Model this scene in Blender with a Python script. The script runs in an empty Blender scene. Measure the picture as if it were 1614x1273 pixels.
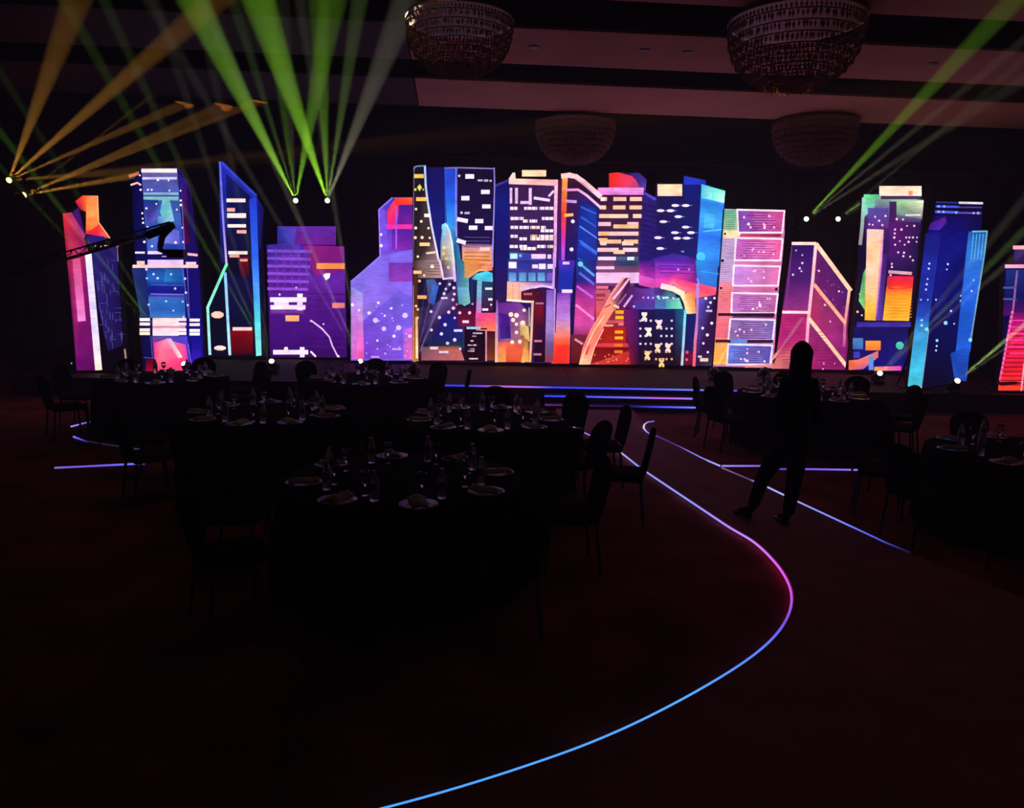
import bpy, bmesh, math, random
from mathutils import Vector, Matrix

# ------------------------------------------------------------------ camera
W, H, F = 1614.0, 1273.0, 1200.0
CAMZ = 2.25
PITCH, ROLL = math.radians(9.04), math.radians(1.06)
col = bpy.context.scene.collection
sc = bpy.context.scene

_f = Vector((0, math.cos(PITCH), -math.sin(PITCH)))
_r0 = Vector((1, 0, 0)); _u0 = Vector((0, math.sin(PITCH), math.cos(PITCH)))
_r = _r0 * math.cos(ROLL) + _u0 * math.sin(ROLL)
_u = _u0 * math.cos(ROLL) - _r0 * math.sin(ROLL)
CAM = Vector((0, 0, CAMZ))

def ray(x, y):
    return _f + _r * ((x - W / 2) / F) - _u * ((y - H / 2) / F)
def at(x, y, Y):                      # photo pixel -> point on the upright plane at distance Y
    d = ray(x, y); return CAM + d * (Y / d.y)
def onz(x, y, z):                     # photo pixel -> point on the level plane at height z
    d = ray(x, y); return CAM + d * ((z - CAMZ) / d.z)

cd = bpy.data.cameras.new('camera'); cam = bpy.data.objects.new('camera', cd); col.objects.link(cam)
cd.sensor_width = 36.0; cd.lens = F / W * 36.0; cd.clip_start = 0.05; cd.clip_end = 200
m = Matrix(((_r.x, _u.x, -_f.x), (_r.y, _u.y, -_f.y), (_r.z, _u.z, -_f.z))).to_4x4()
m.translation = CAM
cam.matrix_world = m
sc.camera = cam

# ------------------------------------------------------------------ world, exposure
wd = bpy.data.worlds.new('world'); sc.world = wd; wd.use_nodes = True
wd.node_tree.nodes['Background'].inputs[0].default_value = (0.35, 0.10, 0.08, 1)
wd.node_tree.nodes['Background'].inputs[1].default_value = 0.0
_vs = wd.node_tree.nodes.new('ShaderNodeVolumeScatter')      # thin stage haze filling the hall
_vs.inputs['Density'].default_value = 0.016; _vs.inputs['Anisotropy'].default_value = 0.0
wd.node_tree.links.new(_vs.outputs[0], wd.node_tree.nodes['World Output'].inputs['Volume'])
sc.view_settings.view_transform = 'Standard'; sc.view_settings.look = 'None'
sc.view_settings.exposure = 0.0; sc.view_settings.gamma = 1.0
sc.view_settings.use_curve_mapping = False
sc.cycles.use_denoising = True
sc.cycles.max_bounces = 6; sc.cycles.diffuse_bounces = 3; sc.cycles.volume_bounces = 0
sc.cycles.transparent_max_bounces = 8
sc.cycles.sample_clamp_indirect = 2.0
sc.cycles.caustics_reflective = False; sc.cycles.caustics_refractive = False
SCREEN_GAIN = 1.62    # brightness of the LED screens
BEAM = 1.0            # overall power of the moving heads

DECK = 0.36           # stage height
FRONT = 14.2          # stage front edge
WALK = 0.05           # raised walkway
random.seed(7)
PI = math.pi

# ------------------------------------------------------------------ materials
def lin(c):
    o = []
    for v in c[:3]:
        v = max(0.0, v) / 255.0
        o.append(v / 12.92 if v <= 0.04045 else ((v + 0.055) / 1.055) ** 2.4)
    return tuple(o)

MATS = {}
def mat(name, c, rough=0.6, metal=0.0, spec=0.5, vary=0.25, scale=8.0, bump=0.0, trans=0.0, ior=1.45):
    m = bpy.data.materials.new(name); m.use_nodes = True
    nt = m.node_tree; b = nt.nodes['Principled BSDF']
    b.inputs['Roughness'].default_value = rough
    b.inputs['Metallic'].default_value = metal
    b.inputs['Specular IOR Level'].default_value = spec
    b.inputs['Transmission Weight'].default_value = trans
    b.inputs['IOR'].default_value = ior
    tc = nt.nodes.new('ShaderNodeTexCoord'); nz = nt.nodes.new('ShaderNodeTexNoise')
    nz.inputs['Scale'].default_value = scale; nz.inputs['Detail'].default_value = 4
    nt.links.new(tc.outputs['Object'], nz.inputs['Vector'])
    cr = nt.nodes.new('ShaderNodeValToRGB')
    cr.color_ramp.elements[0].position = 0.3; cr.color_ramp.elements[1].position = 0.7
    l = c
    cr.color_ramp.elements[0].color = (l[0] * (1 - vary), l[1] * (1 - vary), l[2] * (1 - vary), 1)
    cr.color_ramp.elements[1].color = (min(1, l[0] * (1 + vary)), min(1, l[1] * (1 + vary)), min(1, l[2] * (1 + vary)), 1)
    nt.links.new(nz.outputs['Fac'], cr.inputs['Fac'])
    nt.links.new(cr.outputs['Color'], b.inputs['Base Color'])
    if bump:
        bp = nt.nodes.new('ShaderNodeBump'); bp.inputs['Strength'].default_value = bump
        n2 = nt.nodes.new('ShaderNodeTexNoise'); n2.inputs['Scale'].default_value = scale * 6
        nt.links.new(tc.outputs['Object'], n2.inputs['Vector'])
        nt.links.new(n2.outputs['Fac'], bp.inputs['Height']); nt.links.new(bp.outputs['Normal'], b.inputs['Normal'])
    MATS[name] = m
    return m

def emis_attr(name, strength, grain=0.0):        # emitting surface whose picture is its colour attribute
    m = bpy.data.materials.new(name); m.use_nodes = True
    nt = m.node_tree; nt.nodes.clear()
    o = nt.nodes.new('ShaderNodeOutputMaterial'); e = nt.nodes.new('ShaderNodeEmission')
    a = nt.nodes.new('ShaderNodeVertexColor'); a.layer_name = 'picture'
    e.inputs['Strength'].default_value = strength
    src = a.outputs['Color']
    if grain:                                    # painterly unevenness of the shown picture
        tc = nt.nodes.new('ShaderNodeTexCoord')
        for sx, sz, amt in ((2.2, 3.2, grain), (5.0, 26.0, grain * .8)):
            mp = nt.nodes.new('ShaderNodeMapping'); mp.inputs['Scale'].default_value = (sx, 1, sz)
            nz = nt.nodes.new('ShaderNodeTexNoise'); nz.inputs['Scale'].default_value = 1.0; nz.inputs['Detail'].default_value = 3
            mr = nt.nodes.new('ShaderNodeMapRange'); mr.inputs['From Min'].default_value = .3; mr.inputs['From Max'].default_value = .7
            mr.inputs['To Min'].default_value = 1 - amt; mr.inputs['To Max'].default_value = 1 + amt * .6
            mx = nt.nodes.new('ShaderNodeMix'); mx.data_type = 'RGBA'; mx.blend_type = 'MULTIPLY'; mx.inputs[0].default_value = 1.0
            nt.links.new(tc.outputs['Object'], mp.inputs['Vector']); nt.links.new(mp.outputs[0], nz.inputs['Vector'])
            nt.links.new(nz.outputs['Fac'], mr.inputs['Value']); nt.links.new(src, mx.inputs[6]); nt.links.new(mr.outputs[0], mx.inputs[7])
            src = mx.outputs[2]
    nt.links.new(src, e.inputs['Color']); nt.links.new(e.outputs[0], o.inputs['Surface'])
    MATS[name] = m
    return m

def emis(name, c, strength):
    m = bpy.data.materials.new(name); m.use_nodes = True
    nt = m.node_tree; nt.nodes.clear()
    o = nt.nodes.new('ShaderNodeOutputMaterial'); e = nt.nodes.new('ShaderNodeEmission')
    e.inputs['Color'].default_value = (*c, 1); e.inputs['Strength'].default_value = strength
    nt.links.new(e.outputs[0], o.inputs['Surface'])
    MATS[name] = m
    return m

mat('carpet', (0.32, 0.062, 0.036), 0.95, spec=0.1, vary=0.5, scale=1.6, bump=0.3)
mat('walkway_carpet', (0.48, 0.19, 0.25), 0.9, spec=0.15, vary=0.15, scale=3.0, bump=0.2)
mat('stage_black', (0.07, 0.018, 0.018), 0.75, spec=0.2, vary=0.2, scale=2.0, bump=0.1)
mat('riser_black', (0.02, 0.015, 0.03), 0.5, vary=0.2)
mat('drape', (0.012, 0.007, 0.007), 0.95, spec=0.05, vary=0.4, scale=2.0, bump=0.2)
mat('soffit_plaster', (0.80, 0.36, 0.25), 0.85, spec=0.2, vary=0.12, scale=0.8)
mat('coffer_shade', (0.008, 0.004, 0.003), 0.9, spec=0.1, vary=0.2)  # recess shade put into a near-black colour, also keeps beam hits faint
mat('soffit_dark', (0.06, 0.026, 0.016), 0.7, spec=0.2, vary=0.2, scale=1.5)
mat('cabinet_black', (0.008, 0.008, 0.010), 0.7, spec=0.2, vary=0.2)
mat('metal_black', (0.012, 0.012, 0.013), 0.45, metal=0.3, vary=0.2)
mat('black_cloth', (0.008, 0.006, 0.007), 0.95, spec=0.03, vary=0.3, scale=12, bump=0.2)
mat('chair_fabric', (0.010, 0.006, 0.007), 0.95, spec=0.05, vary=0.3, scale=14, bump=0.2)
mat('chair_metal', (0.02, 0.018, 0.018), 0.4, metal=0.6, vary=0.2)
mat('clear_plastic', (0.95, 0.9, 0.92), 0.38, vary=0.03, trans=0.9, ior=1.4)
mat('white_cap', (0.75, 0.72, 0.72), 0.45, vary=0.05)
mat('bottle_label', (0.5, 0.42, 0.42), 0.5, vary=0.15, scale=30)
mat('glass_clear', (0.95, 0.95, 0.97), 0.03, vary=0.02, trans=1.0, ior=1.45)
mat('china_white', (0.62, 0.58, 0.55), 0.25, vary=0.05)
mat('napkin_cloth', (0.62, 0.52, 0.42), 0.85, vary=0.1, scale=20, bump=0.2)
mat('crystal', (0.48, 0.25, 0.20), 0.18, spec=0.9, vary=0.35, scale=40)
mat('brass_dark', (0.16, 0.08, 0.05), 0.4, metal=0.8, vary=0.2)
mat('dark_clothes', (0.008, 0.007, 0.008), 0.9, spec=0.1, vary=0.3, scale=15, bump=0.2)
mat('dark_hair', (0.008, 0.005, 0.005), 0.6, spec=0.3, vary=0.3, scale=30)
mat('skin', (0.10, 0.045, 0.03), 0.6, vary=0.1)
mat('shoe', (0.006, 0.006, 0.006), 0.4, vary=0.1)
mat('strip_channel', (0.05, 0.05, 0.055), 0.4, metal=0.5, vary=0.1)
emis_attr('led_picture', SCREEN_GAIN, 0.24)
emis_attr('led_strip_light', 1.35)

# ------------------------------------------------------------------ mesh helpers
class MB:
    def __init__(s): s.v = []; s.f = []
    def add(s, vs, fs):
        n = len(s.v); s.v += [tuple(p) for p in vs]; s.f += [tuple(i + n for i in f) for f in fs]; return s
    def box(s, c, d, M=None):
        x, y, z = d[0] / 2, d[1] / 2, d[2] / 2
        vs = [Vector((sx * x, sy * y, sz * z)) for sz in (-1, 1) for sy in (-1, 1) for sx in (-1, 1)]
        if M: vs = [M @ p for p in vs]
        vs = [p + Vector(c) for p in vs]
        return s.add(vs, [(0, 2, 3, 1), (4, 5, 7, 6), (0, 1, 5, 4), (2, 6, 7, 3), (0, 4, 6, 2), (1, 3, 7, 5)])
    def tube(s, pts, r, n=8, cap=True):
        pts = [Vector(p) for p in pts]
        rr = r if isinstance(r, (list, tuple)) else [r] * len(pts)
        rings = []; prev = None
        for i, p in enumerate(pts):
            t = (pts[min(i + 1, len(pts) - 1)] - pts[max(i - 1, 0)]).normalized()
            if prev is None:
                a = Vector((0, 0, 1)) if abs(t.z) < 0.9 else Vector((1, 0, 0))
                e1 = t.cross(a).normalized()
            else:
                e1 = (prev - t * prev.dot(t)).normalized()
            prev = e1; e2 = t.cross(e1)
            rings.append([p + (e1 * math.cos(2 * PI * k / n) + e2 * math.sin(2 * PI * k / n)) * rr[i] for k in range(n)])
        vs = [q for R in rings for q in R]; fs = []
        for i in range(len(pts) - 1):
            for k in range(n):
                a, b = i * n + k, i * n + (k + 1) % n
                fs.append((a, b, b + n, a + n))
        if cap:
            fs.append(tuple(range(n - 1, -1, -1))); q = (len(pts) - 1) * n; fs.append(tuple(range(q, q + n)))
        return s.add(vs, fs)
    def lathe(s, prof, n=16, c=(0, 0, 0), M=None):
        vs = []; fs = []
        for r, z in prof:
            for k in range(n):
                a = 2 * PI * k / n; p = Vector((r * math.cos(a), r * math.sin(a), z))
                if M: p = M @ p
                vs.append(p + Vector(c))
        for i in range(len(prof) - 1):
            for k in range(n):
                a, b = i * n + k, i * n + (k + 1) % n
                fs.append((a, b, b + n, a + n))
        if prof[0][0] > 1e-4: fs.append(tuple(range(n - 1, -1, -1)))
        q = (len(prof) - 1) * n
        if prof[-1][0] > 1e-4: fs.append(tuple(range(q, q + n)))
        return s.add(vs, fs)
    def build(s, name, m, parent=None, smooth=False):
        me = bpy.data.meshes.new(name); me.from_pydata(s.v, [], s.f); me.update()
        if smooth:
            me.polygons.foreach_set('use_smooth', [True] * len(me.polygons))
        me.materials.append(MATS[m]); o = bpy.data.objects.new(name, me); col.objects.link(o)
        if parent: o.parent = parent
        return o

def tag(o, label=None, cat=None, group=None, kind=None):
    if label: o['label'] = label
    if cat: o['category'] = cat
    if group: o['group'] = group
    if kind: o['kind'] = kind
    return o
def empty(name, loc=(0, 0, 0), rz=0.0):
    o = bpy.data.objects.new(name, None); col.objects.link(o); o.location = loc; o.rotation_euler = (0, 0, rz)
    o.empty_display_size = 0.1
    return o
def copy_tree(o, parent=None):
    c = o.copy(); col.objects.link(c)
    if parent: c.parent = parent
    for ch in list(KIDS.get(o.name, [])) or list(o.children): copy_tree(ch, c)
    return c
KIDS = {}
def bevel(o, w, seg=2):
    md = o.modifiers.new('edge', 'BEVEL'); md.width = w; md.segments = seg; md.limit_method = 'ANGLE'
    return o

# ------------------------------------------------------------------ structure: floor, walls, ceiling
def struct(o):
    o['kind'] = 'structure'; return o
X0, X1, Y0, Y1 = -14.0, 15.5, -3.0, 23.5
struct(MB().box(((X0 + X1) / 2, (Y0 + Y1) / 2, -0.1), (X1 - X0 + 1, Y1 - Y0 + 1, 0.2)).build('floor', 'carpet'))

def drape(p0, p1, z0, z1, name, amp=0.06, wl=0.45):
    p0, p1 = Vector(p0), Vector(p1); d = p1 - p0; L = d.length; t = d / L; nrm = Vector((-t.y, t.x, 0))
    n = int(L / wl * 6); vs = []; fs = []
    for i in range(n + 1):
        s = L * i / n; off = amp * math.sin(2 * PI * s / wl) + amp * 0.4 * math.sin(2 * PI * s / (wl * 2.7))
        q = p0 + t * s + nrm * off
        vs += [(q.x, q.y, z0), (q.x, q.y, z1)]
    for i in range(n):
        a = 2 * i; fs.append((a, a + 2, a + 3, a + 1))
    o = MB().add(vs, fs).build(name, 'drape', smooth=True)
    md = o.modifiers.new('thick', 'SOLIDIFY'); md.thickness = 0.02
    return struct(o)
drape((X0, Y1, 0), (X1, Y1, 0), 0.0, 6.9, 'wall_back')
drape((X0, Y0, 0), (X0, Y1, 0), 0.0, 6.9, 'wall_left')
drape((X1, Y1, 0), (X1, Y0, 0), 0.0, 6.9, 'wall_right')
drape((X1, Y0, 0), (X0, Y0, 0), 0.0, 6.9, 'wall_rear')

# ceiling: plaster bands between dark coffers, the room turned 5 degrees to the stage
CR = math.radians(5.0)
ceil_root = struct(empty('ceiling', (0, 0, 0), CR))
ZS, ZC = 5.6, 6.7
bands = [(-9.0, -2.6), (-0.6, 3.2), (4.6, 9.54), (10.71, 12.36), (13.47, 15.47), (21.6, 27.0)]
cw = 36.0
struct(MB().box((0.5, 9.0, ZC + 0.1), (cw, 36.0, 0.2)).build('coffer_roof', 'coffer_shade', ceil_root))
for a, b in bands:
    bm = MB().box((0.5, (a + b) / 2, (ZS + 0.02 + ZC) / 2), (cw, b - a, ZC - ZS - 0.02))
    bm.build('coffer_wall', 'coffer_shade', ceil_root)
    xs = -0.55; xe = 0.5 + cw / 2               # pale plaster over the middle and right, darker colour put in at left
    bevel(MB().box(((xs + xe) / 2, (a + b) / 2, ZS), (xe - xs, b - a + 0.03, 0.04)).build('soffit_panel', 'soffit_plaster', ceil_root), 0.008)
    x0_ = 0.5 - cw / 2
    bevel(MB().box(((xs + x0_) / 2 - .01, (a + b) / 2, ZS), (xs - x0_ - .02, b - a + 0.03, 0.04)).build('soffit_panel', 'soffit_dark', ceil_root), 0.008)

# ------------------------------------------------------------------ stage
DX0, DX1, DBACK = -9.3, 11.6, 19.3
stage = struct(empty('floor_stage', (0, FRONT, 0)))
MB().box(((DX0 + DX1) / 2, (DBACK - 14.07) / 2 + 14.07 - FRONT, DECK / 2 - 0.01), (DX1 - DX0, DBACK - 14.07, DECK - 0.02)).build('stage_riser', 'riser_black', stage)
nb = 16
for i in range(nb):                       # deck boards of the modular stage
    for j in range(4):
        wx = (DX1 - DX0) / nb; wy = (DBACK - 14.05) / 4
        MB().box((DX0 + (i + .5) * wx, 14.05 - FRONT + (j + .5) * wy, DECK - 0.01), (wx - 0.008, wy - 0.008, 0.02)).build('deck_panel', 'stage_black', stage)

sx0, sx1 = onz(858, 622, 0.24).x, onz(1090, 626, 0.24).x
steps = empty('stage_steps', ((sx0 + sx1) / 2, 13.8, 0))
tag(steps, 'low black stage steps edged with blue light lines', 'steps')
wst = sx1 - sx0
MB().box((0, 13.905 - 13.8, 0.12), (wst, 0.33, 0.24)).build('step', 'stage_black', steps)
MB().box((0, 13.605 - 13.8, 0.06), (wst, 0.27, 0.12)).build('step', 'stage_black', steps)

def strip_mesh(pts, cols, r=0.011, n=8):
    """a light tube along pts with a colour for each point"""
    mb = MB().tube(pts, r, n)
    me = bpy.data.meshes.new('led_line'); me.from_pydata(mb.v, [], mb.f); me.update()
    at_ = me.color_attributes.new('picture', 'FLOAT_COLOR', 'POINT')
    for i in range(len(mb.v)):
        c = lin(cols[min(i // n, len(cols) - 1)]); at_.data[i].color = (*c, 1)
    me.materials.append(MATS['led_strip_light'])
    return me
def lerp(a, b, t): return tuple(a[i] + (b[i] - a[i]) * t for i in range(3))
def ramp(stops, t):
    for (t0, c0), (t1, c1) in zip(stops, stops[1:]):
        if t <= t1: return lerp(c0, c1, (t - t0) / max(1e-6, t1 - t0))
    return stops[-1][1]
def straight_strip(x0, x1, y, z, stops, name, parent=None, r=0.016, n=24):
    pts = [Vector((x0 + (x1 - x0) * i / n, y, z)) for i in range(n + 1)]
    me = strip_mesh(pts, [ramp(stops, i / n) for i in range(n + 1)], r)
    o = bpy.data.objects.new(name, me); col.objects.link(o)
    if parent: o.parent = parent
    return o
BL, BW, PK = (50, 60, 255), (110, 130, 255), (190, 90, 220)
lx = wst / 2
straight_strip(-lx + 0.0, lx, 13.74 - 13.8 - 0.016, 0.225, [(0, BL), (.3, (70, 80, 255)), (.62, (120, 110, 250)), (.8, PK), (1, (150, 120, 240))], 'led_line', steps)
straight_strip(-lx + 0.0, lx, 13.47 - 13.8 - 0.016, 0.105, [(0, (90, 40, 110)), (.2, (60, 20, 70)), (.55, (30, 15, 70)), (.75, (60, 70, 240)), (1, BW)], 'led_line', steps)
tag(straight_strip(onz(590, 603, DECK).x, onz(1260, 613, DECK).x, 14.07 - 0.02, DECK - 0.018,
    [(0, (30, 30, 190)), (.1, (60, 60, 255)), (.22, (60, 60, 240)), (.28, (190, 90, 210)), (.36, (190, 110, 210)), (.42, BL), (.6, (70, 80, 255)), (.74, BW), (.8, (120, 60, 210)), (1, (80, 70, 220))],
    'led_line'), 'long blue and violet light line along the stage front edge', 'light strip')

# ------------------------------------------------------------------ raised walkway with lit edges
def smooth_path(px, z, sub=8):
    P = [onz(x, y, z) for x, y in px]; P = [P[0] * 2 - P[1]] + P + [P[-1] * 2 - P[-2]]
    out = []
    for i in range(1, len(P) - 2):
        for k in range(sub):
            t = k / sub; a, b, c, d = P[i - 1:i + 3]
            out.append(0.5 * ((2 * b) + (c - a) * t + (2 * a - 5 * b + 4 * c - d) * t * t + (3 * b - a - 3 * c + d) * t ** 3))
    out.append(P[-2]); return out
LEFTPX = [(880, 657), (905, 672), (965, 702), (1010, 735), (1050, 762), (1100, 795), (1150, 828), (1190, 852), (1222, 882), (1243, 912), (1251, 940), (1245, 970),
          (1222, 1004), (1180, 1040), (1110, 1084), (1020, 1132), (930, 1172), (830, 1208), (720, 1243), (612, 1273), (500, 1300), (380, 1325)]
left = smooth_path(LEFTPX, WALK)
RIGHTPX = [(1015, 668), (1070, 702), (1130, 735), (1190, 760), (1250, 788), (1340, 830), (1430, 870)]
right = [onz(x, y, WALK) for x, y in RIGHTPX]
poly = [Vector((left[0].x, 13.40, WALK))] + left + [Vector((-1.6, 1.2, WALK)), Vector((-1.6, -2.4, WALK)), Vector((6.0, -2.4, WALK)), Vector((4.6, 3.2, WALK))] + list(reversed(right)) + [Vector((right[0].x + 0.04, 13.40, WALK))]
bm = bmesh.new()
top = [bm.verts.new(p) for p in poly]; bot = [bm.verts.new((p.x, p.y, 0.0)) for p in poly]
ft = bm.faces.new(top); n_ = len(poly)
for i in range(n_): bm.faces.new((top[i], bot[i], bot[(i + 1) % n_], top[(i + 1) % n_]))
bmesh.ops.recalc_face_normals(bm, faces=bm.faces); bmesh.ops.triangulate(bm, faces=[ft])
me = bpy.data.meshes.new('floor_walkway'); bm.to_mesh(me); bm.free(); me.materials.append(MATS['walkway_carpet'])
wk = bpy.data.objects.new('floor_walkway', me); col.objects.link(wk); struct(wk)

def lit_path(pts, stops, label, off=0.014, r=0.011, side=-1, zz=None):
    """LED tube following pts, set just outside the edge"""
    out = []; L = [0.0]
    for a, b in zip(pts, pts[1:]): L.append(L[-1] + (b - a).length)
    for i, p in enumerate(pts):
        t = (pts[min(i + 1, len(pts) - 1)] - pts[max(0, i - 1)]); t.z = 0; t.normalize()
        out.append(p + Vector((-t.y, t.x, 0)) * off * side + Vector((0, 0, -0.010 if zz is None else zz)))
    me = strip_mesh(out, [ramp(stops, l / L[-1]) for l in L], r)
    o = bpy.data.objects.new('led_line', me); col.objects.link(o)
    tag(o, label, 'light strip'); return o
i0 = 8
lit_path(left[i0:], [(0, (150, 140, 240)), (.10, (140, 120, 235)), (.16, (180, 185, 255)), (.22, (150, 160, 255)), (.40, (140, 150, 255)), (.50, (190, 130, 245)), (.56, (215, 90, 225)), (.60, (200, 80, 215)),
                     (.66, (110, 70, 200)), (.70, (85, 110, 235)), (.78, (80, 155, 255)), (1, (70, 150, 255))],
         'light line curving along the walkway edge, blue in front and pink at the bend', r=0.0085)
def dense(px, z, n=10):
    out = []
    for (a, b) in zip(px, px[1:]):
        for k in range(n): out.append(onz(a[0] + (b[0] - a[0]) * k / n, a[1] + (b[1] - a[1]) * k / n, z))
    out.append(onz(*px[-1], z)); return out
hook = [(1030, 664), (1020, 665), (1014, 669), (1013, 675), (1018, 681), (1026, 686)]
lit_path(dense([(1026, 684), (1070, 704), (1105, 722), (1133, 734)], WALK, 6), [(0, (90, 70, 170)), (.35, (70, 40, 110)), (.6, (120, 110, 220)), (1, (165, 165, 255))], 'short lavender light line on the far side of the walkway', side=1, zz=0.0)
lit_path(dense(hook, WALK, 4), [(0, (90, 90, 220)), (.5, (230, 225, 255)), (1, (90, 90, 220))], 'bright bent end of a light line beside the tilted chair back', side=1, zz=0.004)
lit_path(dense([(1136, 737), (1190, 760), (1205, 766), (1250, 788), (1340, 830), (1395, 856), (1432, 871)], WALK, 6),
         [(0, (110, 90, 130)), (.2, (80, 60, 110)), (.22, (150, 155, 240)), (.42, (160, 165, 255)), (.75, (115, 125, 250)), (.9, (70, 75, 200)), (1, (20, 20, 60))], 'blue light line passing behind the feet of the standing person', side=1, zz=0.0, r=0.010)
lit_path(dense([(1138, 734), (1210, 734), (1230, 739), (1270, 739), (1395, 741)], 0.012, 6), [(0, (140, 135, 235)), (.2, (120, 105, 220)), (.35, (70, 60, 160)), (.5, (110, 80, 220)), (.8, (120, 110, 235)), (1, (120, 120, 245))], 'straight lavender light line on the carpet right of the person', off=0, zz=0.0)
lit_path(dense([(86, 737), (130, 735), (228, 730)], 0.012, 8), [(0, (110, 105, 190)), (.3, (110, 80, 200)), (.6, (100, 90, 235)), (1, (110, 120, 255))], 'straight violet light line on the carpet at far left', off=0, zz=0.0)
lit_path(dense([(112, 672), (135, 666), (162, 660)], 0.012, 6), [(0, (150, 150, 255)), (.5, (90, 90, 210)), (1, (60, 60, 130))], 'upper piece of the small hooked light line at left', off=0, zz=0.0)
lit_path(dense([(116, 688), (135, 695), (180, 702), (220, 708)], 0.012, 6), [(0, (130, 130, 255)), (.2, (70, 70, 220)), (.35, (30, 20, 50)), (.8, (40, 30, 60)), (1, (60, 50, 80))], 'lower piece of the small hooked light line at left', off=0, zz=0.0)

# ------------------------------------------------------------------ LED screens shaped as towers
class Screen:
    def __init__(s, Y, outline, label):
        s.Y = Y; s.k = 0; s.v = []; s.f = []; s.c = []
        s.ox = s.oy = 0.0; s.s = 1.0; s.outline = outline; s.label = label
    def fr(s, ox, oy, sc_): s.ox, s.oy, s.s = ox, oy, sc_; return s
    def px(s, p): return (s.ox + p[0] / s.s, s.oy + p[1] / s.s)
    def poly(s, pts, c):
        if isinstance(c[0], (int, float)): c = [c] * len(pts)
        s.k += 1; n = len(s.v)
        for p in pts:
            q = at(*s.px(p), s.Y); s.v.append((q.x, s.Y - 0.002 - s.k * 0.00012, q.z))
        s.f.append(tuple(range(n, n + len(pts)))); s.c.append([lin(x) for x in c]); return s
    def rect(s, x0, y0, x1, y1, c, c2=None):
        return s.poly([(x0, y0), (x1, y0), (x1, y1), (x0, y1)], c if c2 is None else [c, c, c2, c2])
    def grad(s, q, stops):            # quad tl,tr,br,bl with a vertical colour ramp
        tl, tr, br, bl = q
        L = lambda a, b, t: (a[0] + (b[0] - a[0]) * t, a[1] + (b[1] - a[1]) * t)
        for (t0, c0), (t1, c1) in zip(stops, stops[1:]):
            s.poly([L(tl, bl, t0), L(tr, br, t0), L(tr, br, t1), L(tl, bl, t1)], [c0, c0, c1, c1])
        return s
    def line(s, pts, w, c, c2=None):
        n = len(pts) - 1
        for i in range(n):
            (x0, y0), (x1, y1) = pts[i], pts[i + 1]; L = math.hypot(x1 - x0, y1 - y0) or 1
            nx, ny = -(y1 - y0) / L * w / 2, (x1 - x0) / L * w / 2
            ex, ey = (x1 - x0) / L * w * .3, (y1 - y0) / L * w * .3
            a = c if c2 is None else lerp(c, c2, i / n); b = c if c2 is None else lerp(c, c2, (i + 1) / n)
            s.poly([(x0 + nx - ex, y0 + ny - ey), (x1 + nx + ex, y1 + ny + ey), (x1 - nx + ex, y1 - ny + ey), (x0 - nx - ex, y0 - ny - ey)], [a, b, b, a])
        return s
    def dot(s, x, y, r, c, ry=None):
        ry = ry or r
        return s.poly([(x + r * math.cos(PI / 8 + k * PI / 4), y + ry * math.sin(PI / 8 + k * PI / 4)) for k in range(8)], c)
    def dots(s, L, r, c):
        for x, y in L: s.dot(x, y, .78 * r * random.uniform(.75, 1.15), c)
        return s
    def bars(s, L, c):
        for x0, y0, x1, y1 in L: s.rect(x0, y0, x1, y1, c)
        return s
    def finish(s):
        P = [at(x, y, s.Y) for x, y in s.outline]; cx = sum(p.x for p in P) / len(P)
        root = empty('led_screen', (cx, s.Y, DECK)); tag(root, s.label, 'screen', 'tower shaped screens on the stage')
        off = Vector((cx, s.Y, DECK)); D = 0.14
        # cabinet: the outline given depth; its lowest points stand on the deck
        zmin = min(p.z for p in P)
        Q = [(p.x - cx, (DECK if p.z < zmin + 0.10 else p.z) - DECK) for p in P]
        n = len(Q); bm = bmesh.new()
        fv = [bm.verts.new((x, 0.0, z)) for x, z in Q]; bv = [bm.verts.new((x, D, z)) for x, z in Q]
        bm.faces.new(fv); bm.faces.new(list(reversed(bv)))
        for i in range(n): bm.faces.new((fv[i], bv[i], bv[(i + 1) % n], fv[(i + 1) % n]))
        bmesh.ops.recalc_face_normals(bm, faces=bm.faces)
        me = bpy.data.meshes.new('cabinet'); bm.to_mesh(me); bm.free(); me.materials.append(MATS['cabinet_black'])
        o = bpy.data.objects.new('cabinet', me); col.objects.link(o); o.parent = root
        me = bpy.data.meshes.new('display')
        me.from_pydata([(v[0] - cx, v[1] - s.Y, max(v[2], DECK + 0.012) - DECK) for v in s.v], [], s.f); me.update()
        a = me.color_attributes.new('picture', 'FLOAT_COLOR', 'CORNER'); k = 0
        for cs in s.c:
            for c in cs: a.data[k].color = (*c, 1); k += 1
        me.materials.append(MATS['led_picture'])
        o = bpy.data.objects.new('display', me); col.objects.link(o); o.parent = root
        # rear braces
        h = max(p.z for p in P) - DECK; x0 = min(q[0] for q in Q); x1 = max(q[0] for q in Q)
        b0 = [q[0] for q in Q if q[1] < 0.01] or [0]
        for x in (min(b0) + 0.2 * (max(b0) - min(b0)), min(b0) + 0.8 * (max(b0) - min(b0))):
            MB().tube([(x, D + 0.02, h * (0.5 if s.Y > 16 else 0.2)), (x, D + (0.75 if s.Y > 16 else .4), 0.03)], 0.02, 6).tube([(x, D + 0.02, 0.025), (x, D + (0.8 if s.Y > 16 else .42), 0.025)], 0.02, 6).build('brace', 'metal_black', root)
        return root
WH, WP, PEACH, LAV = (255, 245, 250), (250, 225, 245), (255, 215, 190), (215, 200, 255)
rnd = random.Random(3)

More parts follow.
